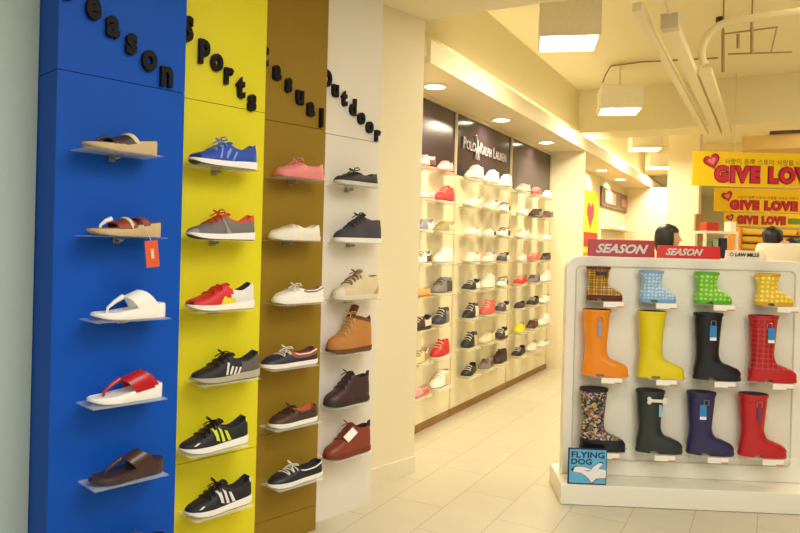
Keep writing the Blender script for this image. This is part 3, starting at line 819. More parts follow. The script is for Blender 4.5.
for i, (u, v) in enumerate(((568, 44), (619, 112), (645, 150), (660, 168.5))):
    p = at_plane(u, v, (0, 0, lampz), (0, 0, 1)); gx, gy, _ = G.inv(p)
    nm = ['nearest of the square ceiling lamps', 'square ceiling lamp second along the aisle', 'square ceiling lamp third along the aisle', 'farthest square ceiling lamp along the aisle'][i]
    root = empty('ceiling_lamp', G.w(gx, gy, lampz), 0, nm + ', lit with two bulbs', 'ceiling light', 'square ceiling lamps')
    root.rotation_euler = (0, 0, R(-10))
    h = .21
    hb = MB(); s_ = .193
    for x0, x1, y0, y1 in ((-s_, s_, -s_, -s_ + .012), (-s_, s_, s_ - .012, s_), (-s_, -s_ + .012, -s_ + .012, s_ - .012), (s_ - .012, s_, -s_ + .012, s_ - .012)):
        hb.box(x0, x1, y0, y1, 0, h)
    hb.box(-s_, s_, -s_, s_, h, h + .01)
    hb.obj('housing', HOUS, root)
    MB().box(-s_ + .013, s_ - .013, -s_ + .013, s_ - .013, .022, .028).obj('diffuser', glow('diffuser_glow', (255, 247, 225), 4.0), root)
    for q in (-.1, .1):
        MB().loft([[(cos(k * PI / 8) * r + q, sin(k * PI / 8) * r, z) for k in range(16)] for r, z in ((.03, .0215), (.085, .019), (.09, .006), (.05, .001))]).obj('bulb', LAMP, root, smooth=True)
    MB().tube([(0, 0, h + .01), (0, 0, SLAB - lampz)], .012).obj('rod', HOUS, root)
    ld = bpy.data.lights.new('lamp_beam', 'AREA'); ld.shape = 'SQUARE'; ld.size = .38; ld.energy = 24; ld.color = WARM
    lo = bpy.data.objects.new('lamp_beam', ld); C.objects.link(lo); lo.parent = root; lo.location = (0, 0, -.012)
# strip lamps lying in the cove above the soffit
for i, (x0, x1) in enumerate(((4.3, 7.6), (8.0, 12.2))):
    tag(MB().tube([(x0, 1.93, 2.525), (x1, 1.93, 2.525)], .016, 10).obj('cove_lamp', glow('cove_glow', (255, 236, 185), 2.5), None, G.w(0, 0), G.rz), ['strip lamp hidden in the cove above the shoe wall', 'strip lamp in the cove beyond the end partition'][i], 'strip lamp')
    ld = bpy.data.lights.new('cove_beam', 'AREA'); ld.shape = 'RECTANGLE'; ld.size = x1 - x0; ld.size_y = .05; ld.energy = (3.5, 11)[i]; ld.color = WARM
    lo = bpy.data.objects.new('cove_beam', ld); C.objects.link(lo); lo.location = G.w((x0 + x1) / 2, 1.95, 2.56); lo.rotation_euler = (PI, 0, G.rz)

# ------------------------------------------------------------------ pipes and ducts under the ceiling
DUCT = mat('duct_paint', (232, 222, 184), .6, var=.03)
gz = lambda x, y, z: G.w(x, y, z)
r_ = MB().box(3.72, 7.94, .625, .672, 2.60, 2.645)
tag(r_.obj('cable_duct', DUCT, None, G.w(0, 0), G.rz), 'thin cream cable duct running along the aisle beside the wide one', 'cable duct')
root = empty('cable_duct', G.w(0, 0), G.rz, 'wide cream cable duct along the aisle with a small end box', 'cable duct')
MB().box(4.10, 7.94, .495, .565, 2.59, 2.645).obj('channel', DUCT, root)
MB().box(4.02, 4.10, .485, .575, 2.585, 2.665).obj('end_box', mat('end_box_paint', (206, 196, 164), .6), root)
MB().tube([(4.06, .53, 2.665), (4.06, .53, 2.699)], .014).tube([(4.06, .53, 2.66), (3.95, .53, 2.69), (3.72, .54, 2.695)], .013).obj('riser', DUCT, root, smooth=True)
tag(MB().box(5.2, 7.94, .40, .478, 2.595, 2.64).obj('cable_duct', DUCT, None, G.w(0, 0), G.rz), 'short cream duct that the bent pipe drops into', 'cable duct')
def cross_pts(px, x): return [G.inv(at_plane(u, v, G.w(x, 0), G.x)) for u, v in px]
def smooth_path(p, n=6):
    out = []
    p = [Vector(q) for q in p]
    for i in range(len(p) - 1):
        a = p[max(i - 1, 0)]; b = p[i]; c = p[i + 1]; d = p[min(i + 2, len(p) - 1)]
        for k in range(n):
            t = k / n
            out.append(.5 * ((2 * b) + (c - a) * t + (2 * a - 5 * b + 4 * c - d) * t * t + (3 * b - a - 3 * c + d) * t ** 3))
    return out + [p[-1]]
pp = [(5.25, .446, 2.668), (5.25, .462, 2.70)] + cross_pts([(702, 50), (708, 35), (720, 25), (738, 20), (765, 16), (800, 11), (850, 4)], 5.25)
pp.append((5.25, pp[-1][1] - 2.0, pp[-1][2] + .02))
tag(MB().tube(smooth_path(pp), .026, 10).obj('pipe', DUCT, None, G.w(0, 0), G.rz, smooth=True), 'cream pipe with a wide bend under the ceiling', 'pipe')
hg = MB(); DK = mat('bracket_brown', (150, 130, 90), .6)
for px in ([(723, 34), (778, 27)], [(728, 54), (792, 52)], [(777, 27), (771, 53)]):
    hg.tube(cross_pts(px, 5.45), .006, 6)
for px in ([(723, 72), (723, 30)], [(752, 53), (752, 20)], [(738, 48), (738, 34)]):
    hg.tube(cross_pts(px, 5.45), .012, 6)
q = cross_pts([(752, 20), (723, 30)], 5.45)
for a in q: hg.tube([a, (a[0], a[1], SLAB)], .006, 6)
tag(hg.obj('pipe_hanger', DK, None, G.w(0, 0), G.rz), 'thin hanger frame of rods beside the bent pipe', 'hanger')
cn = [G.inv(at_plane(u, v, (0, 0, 3.165), (0, 0, 1))) for u, v in ((611, 66), (640, 62), (718, 58))]
cb = MB().tube(cn, .008, 6).tube([cn[0], (cn[0][0] + .05, cn[0][1] + .06, 3.10), (cn[0][0] + .06, cn[0][1] + .09, 3.02)], .007, 6)
tag(cb.obj('conduit', DK, None, G.w(0, 0), G.rz), 'thin brown conduit running across the ceiling above the lamps', 'conduit')
d_ = G.inv(at_plane(720, 18, (0, 0, SLAB - .005), (0, 0, 1)))
tag(MB().prism([(cos(k * PI / 8) * .03, sin(k * PI / 8) * .03) for k in range(16)], -.03, .004).obj('sprinkler', mat('sprinkler_dark', (40, 34, 26), .4), None, G.w(d_[0], d_[1], SLAB - .005)), 'small dark sprinkler head on the ceiling', 'sprinkler')
root = empty('air_duct', G.w(0, 0), G.rz, 'boxy beige air duct with a dark slot under the far ceiling', 'air duct')
a0 = G.inv(at_plane(742, 150, G.w(9.6, 0), G.x)); a1 = G.inv(at_plane(830, 134, G.w(9.6, 0), G.x))
MB().box(9.6, 10.3, a1[1] - 1.2, a0[1], a0[2], a0[2] + .17).obj('duct_body', mat('duct_beige', (206, 176, 116), .6), root)
MB().box(9.57, 9.599, a1[1] - 1.2, a0[1] - .3, a0[2] + .175, a0[2] + .215).obj('slot', mat('slot_dark', (70, 48, 30), .7), root)
MB().box(9.6, 10.3, a1[1] - 1.2, a0[1] - .25, a0[2] + .171, SLAB).obj('hanger_box', CEIL, root)

# ------------------------------------------------------------------ boot stand
STW = mat('stand_white', (238, 234, 220), .5, var=.02)
stand = empty('display_stand', S.w(0, 0), S.rz, 'white upright display stand holding rain boots on small clear shelves', 'display stand')
MB().box(-.002, 1.50, 0, .36, .002, .110).obj('base', STW, stand, bevel=.004)
def rrect(x0, x1, z0, z1, r, bottom=True, n=7):
    pts = []
    for cx, cz, a0 in ((x1 - r, z1 - r, 0), (x0 + r, z1 - r, 90)):
        pts += [(cx + r * cos(R(a0 + 90 * k / n)), cz + r * sin(R(a0 + 90 * k / n))) for k in range(n + 1)]
    if bottom:
        for cx, cz, a0 in ((x0 + r, z0 + r, 180), (x1 - r, z0 + r, 270)):
            pts += [(cx + r * cos(R(a0 + 90 * k / n)), cz + r * sin(R(a0 + 90 * k / n))) for k in range(n + 1)]
    else: pts += [(x0, z0), (x1, z0)]
    return pts
MB().prism(rrect(.030, 1.335, .1105, 1.322, .075, bottom=False), .170, .250, axis='y').obj('board', STW, stand, bevel=.006)
MB().prism(rrect(.082, 1.262, .200, 1.268, .03), .160, .166, axis='y').obj('front_sheet', clear('front_sheet_clear', (242, 240, 228), .05), stand, bevel=.001)
rim_ = MB(); oq = rrect(.082, 1.262, .200, 1.268, .03)
rim_.tube([(p[0], .163, p[1]) for p in oq], .0035, 6, closed=True).obj('sheet_rim', mat('sheet_rim_grey', (206, 204, 186), .4), stand, smooth=True)
CARD = mat('card_white', (244, 240, 228), .6); ORL = mat('card_orange', (214, 120, 80), .6)
bx = [[.221, .505, .799, 1.118], [.232, .527, .825, 1.115], [.228, .530, .800, 1.074]]; bz = [1.084, .678, .276]
for r in range(3):
    for c in range(4):
        sh = MB().box(-.075, .145, .028, .159, -.005, -.001).obj('shelf', ACR, stand); sh.location = (bx[r][c] , 0, bz[r])
        x0 = (-.032, -.040, -.035, -.025)[c] + (.0 if r else .01)
        ph = MB().box(x0, x0 + .108, .0225, .0265, -.030, -.002).obj('price_card', CARD, sh)
        MB().box(x0 + .07, x0 + .107, .0205, .0222, -.029, -.024).obj('price_line', ORL, ph)

def boot(name, loc, rz, label, cat, H, L, d, wid, upm, solem, rimm, footm=None, extras=None, group='rain boots on the white stand', dtop=None, foot_z=.0):
    root = empty(name, loc, rz, label, cat, group)
    tall = H > .3
    k = L / .245
    dtop = dtop or d * 1.12
    front = [(.018, L), (.030 * k + .01, L + .002), (.05 * k, L - .003), (.062 * k + .004, L - .018), (.071 * k + .004, L - .042 * k), (.080 * k + .004, d + .056 * k), (.090 * k + .002, d + .028 * k), (.106 * k, d + .012 * k), (.130 * k, d + .002 * k), (.15 * k, d), (H * .62, d * 1.03), (H, dtop)]
    back = [(.018, 0), (.05 * k, .0), (.09 * k, .006), (.14 * k, .010), (H * .6, .004), (H, -.004)]
    half = [(.018, wid * .80), (.05 * k, wid * .86), (.09 * k, wid * .82), (.13 * k, wid * .80), (H * .6, wid * .96), (H, wid * 1.04)]
    zs = [.018, .026, .036 * k + .004, .046 * k + .003, .054 * k + .003, .061 * k + .003, .067 * k + .003, .073 * k + .003, .079 * k + .003, .086 * k + .003, .094 * k + .003, .104 * k, .118 * k, .14 * k]
    z = zs[-1]
    while z < H - .03: z += .03; zs.append(z)
    zs.append(H)
    def ring(z, s=1.0, n=36):
        b, f, h = sinterp(back, z), sinterp(front, z), sinterp(half, z) * s
        c = (b + f) / 2; a = (f - b) / 2 * s; out = []
        foot = sstep(.14 * k, .07 * k, z)
        foot = 1 - sstep(.07 * k, .14 * k, z)
        for i in range(n):
            t = 2 * PI * i / n
            cx, sy = cos(t), sin(t)
            e = 2 / (2.0 + .8 * foot)
            x = math.copysign(abs(cx) ** e, cx); y = math.copysign(abs(sy) ** e, sy)
            taper = 1 - .10 * foot * (1 - (x + 1) / 2) - .06 * foot * max(0, x)
            out.append((c + a * x - L / 2, h * y * taper, z))
        return out
    rings = [ring(z) for z in zs]
    if footm:
        j = next(i for i, z in enumerate(zs) if z > foot_z)
        MB().loft(rings[:j + 1], cap=False).obj('foot', footm, root, smooth=True)
        MB().loft(rings[j:], cap=False).obj('shaft', upm, root, smooth=True)
    else:
        MB().loft(rings, cap=False).obj('upper', upm, root, smooth=True)
    MB().loft([ring(H), ring(H, 1.05), [(x, y, H - .014) for x, y, _ in ring(H, 1.05)], [(x, y, H - .014) for x, y, _ in ring(H, 1.0)]], cap=False).obj('rim', rimm, root, smooth=True)
    MB().loft([ring(H, .985), ring(H - .10 * min(1, H / .3), .90)], cap=True).obj('lining', dark_lin, root, smooth=True)
    # sole: heel block, forefoot, welt
    r0 = ring(.018, 1.03)
    def cut(xa, xb):
        top = [(p[0], p[1]) for p in r0]
        return [(min(max(x, xa), xb), y) for x, y in top]
    b = MB()
    b.loft([[(x, y, .013) for x, y, _ in r0], [(x, y, .019) for x, y, _ in r0]])
    for xa, xb in ((-L, -L / 2 + .29 * L), (-L / 2 + .46 * L, L)):
        q = cut(xa, xb); b.loft([[(x * .99, y * .97, 0) for x, y in q], [(x, y, .014) for x, y in q]])
    b.obj('sole', solem, root, smooth=True)
    if extras: extras(root, ring, H, L, d, wid)
    return root
def surf(ring, z, deg):
    """a point on the side of the boot that faces the viewer; deg 270 is straight at -y"""
    r = ring(z); p = Vector(r[int(round(deg / 10)) % 36]); return p
def strap(col, tagc=None, white=True, buckle=True, tagx=0, zf=.86, taglen=.062, tw=.017):
    def ex(root, ring, H, L, d, wid):
        z = H * zf
        mb = MB(); rows = []
        for dz in (-.007, .007):
            rows.append([(lambda v, c: (c[0] + (v[0] - c[0]) * 1.03, v[1] * 1.045, v[2]))(v, ring(z + dz)[0]) for v in ring(z + dz)[19:36]])
        mb.loft(rows, cap=False, closed=False).obj('strap', col, root, smooth=True, solid=.002)
        if buckle:
            p = surf(ring, z, 285); y = p.y * 1.05 - .003
            MB().tube([(p.x - .012, y, z - .013), (p.x + .012, y, z - .013), (p.x + .012, y, z + .013), (p.x - .012, y, z + .013)], .0025, 6, closed=True).obj('buckle', STEEL, root, smooth=True)
        if tagc:
            p = surf(ring, z - .03, 275); x = p.x + tagx; y = -wid * 1.06 - .004
            t = MB().box(x - tw, x + tw, y - .001, y, z - .03 - taglen, z - .012).obj('hang_tag', tagc, root)
            if white: MB().box(x - tw + .001, x + tw - .001, y - .0022, y - .0014, z - .03 - taglen + .002, z - .03 - taglen + .017).obj('tag_strip', CARD, t)
    return ex
TAGB = mat('tag_blue', (42, 130, 196), .5); TAGG = mat('tag_grey', (150, 150, 160), .5); TAGS = mat('tag_pale_blue', (130, 190, 220), .5); TAGN = mat('tag_navy', (70, 70, 130), .5)
def rub(n, c, r=.3): return mat('rubber_' + n, c, r, var=.03)
def bl(r, c): return S.w(bx[r][c], .100 if r == 0 else .089, bz[r] - .0005)
rzb = S.rz - R(6)
orange = rub('orange', (234, 138, 24)); yel = rub('yellow', (222, 204, 20)); blk = rub('black', (20, 22, 30)); redr = rub('red', (188, 28, 34)); dkg = rub('dark_green', (40, 48, 50)); nv = rub('navy', (44, 40, 86))
plaid_y = pattern('plaid_yellow', 'plaid', [(226, 180, 50), (104, 54, 34), (86, 34, 26)], 26); plaid_r = pattern('plaid_red', 'plaid', [(196, 30, 36), (150, 20, 30), (200, 74, 70)], 38)
dot_b = pattern('dots_blue', 'dots', [(142, 182, 220), (204, 222, 236)], 55); dot_g = pattern('dots_green', 'dots', [(112, 190, 44), (176, 222, 110)], 42); dot_y = pattern('dots_yellow', 'dots', [(228, 190, 36), (248, 228, 120)], 42)
mosa = pattern('mosaic', 'mosaic', [(24, 20, 22), (150, 60, 56), (34, 34, 38), (84, 120, 74), (30, 26, 28), (190, 160, 80), (64, 76, 130), (170, 120, 140), (190, 184, 168)], 105)
mar = rub('maroon', (96, 36, 34)); lb = rub('light_blue', (120, 168, 214)); gr = rub('green', (90, 176, 40)); ye2 = rub('deep_yellow', (214, 164, 30))
def small_bow(root, ring, H, L, d, wid):
    y = -wid * 1.08; z = H * .80; x = surf(ring, z, 275).x
    mb = MB()
    for s in (-1, 1): mb.prism([(x, z - .004), (x + s * .030, z - .016), (x + s * .032, z + .014), (x, z + .005)][::s], y - .005, y, axis='y')
    mb.box(x - .007, x + .007, y - .008, y, z - .008, z + .008)
    mb.obj('bow', mat('bow_dark', (60, 30, 28), .6), root)
def bone(root, ring, H, L, d, wid):
    y = -wid * 1.06 - .004; z = H * .86; x = surf(ring, z, 275).x + .012; mb = MB()
    mb.tube([(x - .036, y, z), (x + .036, y, z)], .009, 8)
    for s in (-1, 1):
        for dz in (-.009, .009): mb.loft([[(x + s * .040 + cos(a * PI / 6) * r, y + q, z + dz + sin(a * PI / 6) * r) for a in range(12)] for q, r in ((-.008, .005), (-.004, .011), (.004, .011), (.008, .005))])
    mb.obj('bone_clasp', mat('bone_ivory', (226, 220, 206), .5), root, smooth=True)
    MB().box(x + .012, x + .026, y + .002, y + .003, z - .085, z - .02).obj('hang_tag', TAGS, root)
sw = dict(H=.184, L=.186, d=.108, wid=.046)
boot('rain_boot', bl(0, 0), rzb, 'short yellow and brown plaid rain boot with maroon sole and a bow', 'boot', upm=plaid_y, solem=mar, rimm=mar, footm=mar, foot_z=.030, extras=small_bow, **sw)
sw['H'] = .170
boot('rain_boot', bl(0, 1), rzb, 'short pale blue dotted rain boot', 'boot', upm=dot_b, solem=lb, rimm=lb, **sw)
boot('rain_boot', bl(0, 2), rzb, 'short bright green dotted rain boot', 'boot', upm=dot_g, solem=gr, rimm=gr, **sw)
boot('rain_boot', bl(0, 3), rzb, 'short yellow dotted rain boot with tan sole', 'boot', upm=dot_y, solem=ye2, rimm=ye2, **sw)
tl = dict(H=.358, L=.238, d=.126, wid=.055)
boot('rain_boot', bl(1, 0), rzb, 'tall plain orange rain boot with a grey hang tag', 'boot', upm=orange, solem=orange, rimm=orange, extras=strap(orange, TAGG, False, True, tw=.011), **tl)
boot('rain_boot', bl(1, 1), rzb, 'tall plain yellow rain boot without strap', 'boot', upm=yel, solem=yel, rimm=yel, **tl)
tl['H'] = .356
boot('rain_boot', bl(1, 2), rzb, 'tall glossy black rain boot with a blue hang tag', 'boot', upm=blk, solem=blk, rimm=blk, extras=strap(blk, TAGB), **tl)
tl['H'] = .352
boot('rain_boot', bl(1, 3), rzb, 'tall red tartan rain boot with a blue hang tag', 'boot', upm=plaid_r, solem=redr, rimm=redr, footm=redr, foot_z=.060, extras=strap(redr, TAGB, tagx=.01, buckle=True), **tl)
tl['H'] = .333
boot('rain_boot', bl(2, 0), rzb, 'tall rain boot with colourful mosaic shaft and black foot', 'boot', upm=mosa, solem=blk, rimm=blk, footm=blk, foot_z=.062, **tl)
boot('rain_boot', bl(2, 1), rzb, 'tall dark green rain boot with an ivory bone clasp', 'boot', upm=dkg, solem=dkg, rimm=dkg, extras=bone, **tl)
boot('rain_boot', bl(2, 2), rzb, 'tall navy rain boot with a blue hang tag', 'boot', upm=nv, solem=nv, rimm=nv, extras=strap(nv, TAGB, tagx=-.015), **tl)
boot('rain_boot', bl(2, 3), rzb, 'tall plain red rain boot with a thin navy tag', 'boot', upm=redr, solem=redr, rimm=redr, extras=strap(redr, TAGN, False, tw=.007), **tl)

# --- signs standing on the boot stand
def sign(name, x0, x1, z0, h, col, word, size, label, tcol, bold=.002, shear=.35, rot=0, y=.205):
    root = empty(name, S.w((x0 + x1) / 2, y, z0), S.rz + R(rot), label, 'sign')
    w = (x1 - x0) / 2
    MB().prism([(-.022, 0), (.022, 0), (.010, h), (-.010, h)], -w, w, axis='x').obj('block', col, root, bevel=.003)
    return root, w
RED1 = mat('sign_red_shaded', (176, 26, 36), .35); RED2 = mat('sign_red_bright', (214, 34, 34), .35); SILV = mat('sign_letter', (228, 220, 214), .4)  # RED1 is darkened to paint in the shade on the larger sign
def put_text(root, word, size, col, z, y, shear, bold, sx=1.0, lean=15, spacing=1.0, dx=0):
    t = text_mb(word, size, .003, bold, sx=sx, shear=shear, spacing=spacing)
    for wd in split_words(t, size * .2):
        o = wd.obj('lettering', col, root); o.location = (dx, y, z); o.rotation_euler = (-R(lean), 0, 0)
r1, w1 = sign('brand_sign', .150, .512, 1.3225, .094, RED1, '', 0, 'larger red sign in painted shade with SEASON lettering on the boot stand', SILV)
put_text(r1, 'SEASON', .066, SILV, .022, -.0195, .35, .0026, sx=1.10, lean=-7, spacing=1.02)
r2, w2 = sign('brand_sign', .532, .868, 1.3225, .070, RED2, '', 0, 'smaller bright red sign with SEASON lettering on the boot stand', SILV)
put_text(r2, 'SEASON', .050, SILV, .018, -.0200, .35, .0018, sx=1.02, lean=-9, spacing=1.02, dx=-.03)
r3, w3 = sign('brand_sign', .905, 1.085, 1.3225, .052, mat('sign_white', (238, 226, 206), .5), '', 0, 'small white sign with dark lettering on the boot stand', SILV)
put_text(r3, 'LAW MILLS', .026, mat('sign_ink', (60, 44, 36), .6), .020, -.0200, 0, .0008, lean=-12, dx=.015)
ib = MB().tube([(-.066 + .009 * cos(a * PI / 8), 0, .009 * sin(a * PI / 8)) for a in range(16)], .0022, 6, closed=True).obj('ring_mark', mat('sign_ink_red', (150, 70, 60), .6), r3, smooth=True)
ib.location = (0, -.0165, .029)
# --- plaque at the foot of the stand
pq = empty('plaque', S.w(.134, .010, .1115), S.rz, 'blue square plaque with a white dog and FLYING DOG lettering', 'plaque')
pq.scale = (.94, 1, .95)
PB = mat('plaque_blue', (92, 176, 222), .4); PK = mat('plaque_ink', (26, 34, 66), .5); PWt = mat('plaque_white', (236, 234, 236), .5)
MB().box(-.108, .108, -.006, .006, 0, .200).obj('frame', PK, pq, bevel=.002)
MB().box(-.101, .103, -.008, -.0062, .007, .194).obj('face', PB, pq)
def ptxt(w, z, size, x):
    t = text_mb(w, size, .001, .0011, center=False, sx=1.22, spacing=1.02); o = t.obj('lettering', PK, pq); o.location = (x, -.0088, z)
ptxt('FLYING', .150, .046, -.094); ptxt('DOG', .113, .042, -.094)
def flatp(name, pts, y, col):
    return MB().prism(pts, y - .0006, y, axis='y').obj(name, col, pq)
dog_out = [(-.082, .086), (-.062, .098), (-.030, .100), (.006, .092), (.022, .084), (.036, .104), (.066, .124), (.086, .120), (.060, .092), (.103, .086), (.103, .040), (.050, .036), (.024, .010), (.010, .030), (-.012, .050), (-.040, .066), (-.078, .070)][::-1]
cx0, cz0 = .01, .07
flatp('dog_outline', [(cx0 + (x - cx0) * 1.07 if x < .10 else .103, cz0 + (z - cz0) * 1.10) for x, z in dog_out], -.0084, PK)
flatp('dog', [(min(x, .103), z) for x, z in dog_out], -.0092, PWt)
flatp('ear_line', [(-.02, .080), (.006, .074), (.020, .082), (.006, .079)][::-1], -.0100, PK)
flatp('nose', [(-.094, .082), (-.080, .092), (-.074, .082), (-.082, .074)][::-1], -.0100, PK)

# ------------------------------------------------------------------ hanging banners
BY = mat('banner_yellow', (250, 212, 10), .6, var=.03); BR = mat('banner_red', (206, 36, 72), .5); BDR = mat('banner_dark_red', (132, 22, 40), .5); BPK = mat('banner_pink', (238, 130, 150), .5); BINK = mat('banner_ink', (140, 90, 20), .6); BGR = mat('banner_green', (110, 140, 40), .6)
def heart(cx, cz, r, rot=0):
    pts = []
    for k in range(28):
        t = 2 * PI * k / 28
        x = 16 * sin(t) ** 3; z = 13 * cos(t) - 5 * cos(2 * t) - 2 * cos(3 * t) - cos(4 * t)
        x, z = x / 16 * r, z / 16 * r
        pts.append((cx + x * cos(rot) - z * sin(rot), cz + x * sin(rot) + z * cos(rot)))
    return pts[::-1]
def banner(depth, pl, pr, ptop, pbot, tx, tz0, tz1, label, hx, hz, hr, extra=None, small=True, word='GIVE LOVE', wtot=None):
    a = at_plane(pl, (ptop + pbot) / 2, (0, depth, 0), (0, 1, 0))
    U = lambda u, v: at_plane(u, v, (0, depth, 0), (0, 1, 0))
    x0 = U(pl, ptop).x; x1 = U(pr, ptop).x; z1 = U(tx, ptop).z; z0 = U(tx, pbot).z
    root = empty('sale_banner', (x0, depth, z0), 0, label, 'banner', 'yellow hanging banners')
    MB().box(0, x1 - x0, 0, .006, 0, z1 - z0).obj('cloth', BY, root)
    T0 = U(tx, tz1); T1 = U(tx, tz0); hgt = T1.z - T0.z
    size = hgt / .70
    base = (T0.x - x0, T0.z - z0)
    for nm, m_, bo, y in (('letter_outline', BDR, size * .105, -.003), ('lettering', BR, size * .060, -.007)):
        t = text_mb(word, size, .003, bo, center=False, sx=1.0, spacing=1.22); k = (wtot / FOC * depth) / t.w if wtot else 1
        t.v = [(v[0] * k, v[1], v[2]) for v in t.v]
        for wd in split_words(t, size * k * .22):
            o = wd.obj(nm, m_, root); o.location = (base[0], y, base[1])
    Hc = U(hx, hz); rr = hr / FOC * depth
    for nm, m_, s, y in (('heart_outline', BDR, 1.12, -.0095), ('heart', BR, .95, -.0115), ('heart_inner', BPK, .55, -.0135)):  # smaller pink heart printed inside the red one
        MB().prism(heart(Hc.x - x0, Hc.z - z0, rr * s, .35), y - .0015, y, axis='y').obj(nm, m_, root)
    if small:
        t = text_mb('사랑이 듬뿍 스토어 사랑을 나눠요 사랑의 선물', hgt * .44, .001, .0, center=False, spacing=1.05)
        if t.v:
            q = U(tx + 10 * (7 / depth), tz0 - 3 * 7 / depth)
            for wd in split_words(t, hgt * .10):
                o = wd.obj('small_lettering', BINK, root); o.location = (q.x - x0, -.002, q.z - z0)
    if extra: extra(root, x0, z0, U)
    for xx in (.42, x1 - x0 - .1):
        MB().tube([(xx, .003, z1 - z0), (xx, .003, SLAB - z0)], .003, 5).obj('cord', mat('cord_pale', (220, 210, 180), .6), root)
    return root
banner(7.0, 693, 905, 151.5, 186, 714.5, 166.5, 180.5, 'large yellow banner reading GIVE LOVE, hanging in front of the others', 711.5, 161, 7.5, wtot=106)
banner(10.2, 714.5, 905, 188, 211.5, 730, 200.5, 208.5, 'middle yellow banner reading GIVE LOVE behind the large one', 727, 196, 5, wtot=68)
def gb(root, x0, z0, U):
    p = U(788, 222); t = text_mb('SALE', .09, .002, .003, center=False) if False else None
    MB().box(p.x - x0, p.x - x0 + .9, -.004, -.001, .06, .17).obj('green_band', BGR, root)
banner(13.2, 724, 905, 212.5, 226, 737, 216, 223, 'low yellow banner reading GIVE LOVE farthest down the hall', 730, 217.5, 3.5, extra=gb, small=False, wtot=49)

# ------------------------------------------------------------------ the hall behind the stand
DW = lambda u, v, d: at_plane(u, v, (0, d, 0), (0, 1, 0))
# tall yellow poster and shop sign on the wall of the next bay
px0, px1 = G.inv(at_plane(585, 200, G.w(0, WY), G.y))[0], G.inv(at_plane(600, 200, G.w(0, WY), G.y))[0]
root = empty('wall_poster', G.w(px0, WY + .028, .45), G.rz, 'tall yellow poster with a red heart on the shop wall beyond the end partition', 'poster')
w = px1 - px0
MB().box(0, w, -.008, 0, 0, 1.74).obj('sheet', BY, root)
MB().prism(heart(w * .46, 1.42, .21), -.012, -.0085, axis='y').obj('heart', BR, root)
MB().box(.04, w - .04, -.012, -.0085, .96, 1.16).obj('red_band', mat('poster_red', (176, 50, 30), .6), root)
MB().box(.04, w - .04, -.012, -.0085, .15, .88).obj('orange_field', mat('poster_orange', (214, 140, 50), .6), root)
root = empty('shop_sign', G.w(px1 + .12, WY + .028, 2.03), G.rz, 'brown shop sign with a pale pink panel on the wall of the next bay', 'sign')
MB().box(0, 2.3, -.03, 0, 0, .29).obj('board', mat('sign_brown', (112, 82, 66), .4), root)
MB().box(.18, 1.0, -.04, -.0305, .06, .24).obj('pink_panel', mat('sign_pink', (226, 176, 160), .5), root)
MB().box(1.45, 2.0, -.04, -.0305, .08, .20).obj('rose_panel', mat('sign_rose', (178, 128, 116), .5), root)
root = empty('wall_rack', G.w(px1 + .12, WY + .028, 1.0), G.rz, 'pale wall rack with two shelves under the brown shop sign', 'wall rack')
MB().box(0, 1.9, -.02, 0, 0, .98).obj('back_panel', BAYW, root)
for z in (.38, .68):
    MB().box(0, 1.9, -.20, -.021, z, z + .015).obj('shelf', TRIMW, root)
for i, (x, z, n, l) in enumerate(((.45, .395, 'white', 'white sneaker on the lower shelf of the pale wall rack'), (1.2, .395, 'tan', 'tan sneaker on the lower shelf of the pale wall rack'), (.45, .695, 'beige', 'beige sneaker on the upper shelf of the pale wall rack'), (1.2, .695, 'white', 'white sneaker on the upper shelf of the pale wall rack'))):
    build_shoe('sneaker', G.w(px1 + .12 + x, WY + .028 - .105, 1.0 + z), G.rz, l, 'shoe', 'shoes on the pale wall rack', lastk['low'], plain, {'upper': wcol(n), 'lining': mat('pale_lining', (190, 176, 140), .8)}, [SOLEW], None, us=LUS, nw=5, lite=True)

# white rack with small goods
WFIX = mat('fixture_white', (240, 234, 220), .4)
a = DW(704, 250, 8.4); b_ = DW(738, 250, 8.4); tz = DW(720, 231, 8.4).z
root = empty('display_rack', (a.x, 8.4, 0), 0, 'white rack with small goods behind the SEASON signs', 'display rack')
w = b_.x - a.x
MB().box(0, w, 0, .30, tz - .03, tz).obj('top_board', WFIX, root)
MB().box(0, w, 0, .30, tz - .36, tz - .335).obj('shelf', WFIX, root)
for x in (0, w - .03):
    for y in (0, .27): MB().box(x, x + .03, y, y + .03, 0, tz - .031 if True else 0).obj('post', WFIX, root)
for z in (tz - .75, tz - 1.2): MB().box(.031, w - .031, 0, .30, z, z + .02).obj('shelf', WFIX, root)
tag(MB().box(0, .15, 0, .18, 0, .105).obj('box', mat('box_red', (190, 52, 40), .5), None, (a.x + .04, 8.44, tz + .001), bevel=.003), 'red box on top of the white rack', 'box')
tag(MB().box(0, .07, 0, .16, 0, .12).obj('box', WFIX, None, (b_.x - .08, 8.44, tz + .001), bevel=.003), 'small white box on top of the white rack', 'box')
for i, (x, ww, h, c, l) in enumerate(((.05, .07, .20, (120, 140, 90), 'green carton in the white rack'), (.14, .06, .24, (150, 180, 150), 'pale green carton in the white rack'), (.22, .09, .25, (40, 40, 66), 'dark navy carton in the white rack'), (.33, .06, .10, (150, 60, 50), 'dark red carton in the white rack'))):
    tag(MB().box(0, ww, 0, .14, 0, h).obj('carton', mat('carton_%d' % i, c, .5), None, (a.x + x, 8.46, tz - .334), bevel=.002), l, 'carton', 'cartons in the white rack')
# narrow wooden frame and notice on the wall behind it
a2 = DW(695, 250, 9.0); b2 = DW(703, 250, 9.0)
tag(MB().box(0, b2.x - a2.x, 0, .05, 0, DW(700, 214, 9.0).z).obj('post_board', mat('brown_board', (150, 112, 62), .6), None, (a2.x, 9.0, 0)), 'narrow brown board standing left of the white rack', 'board')
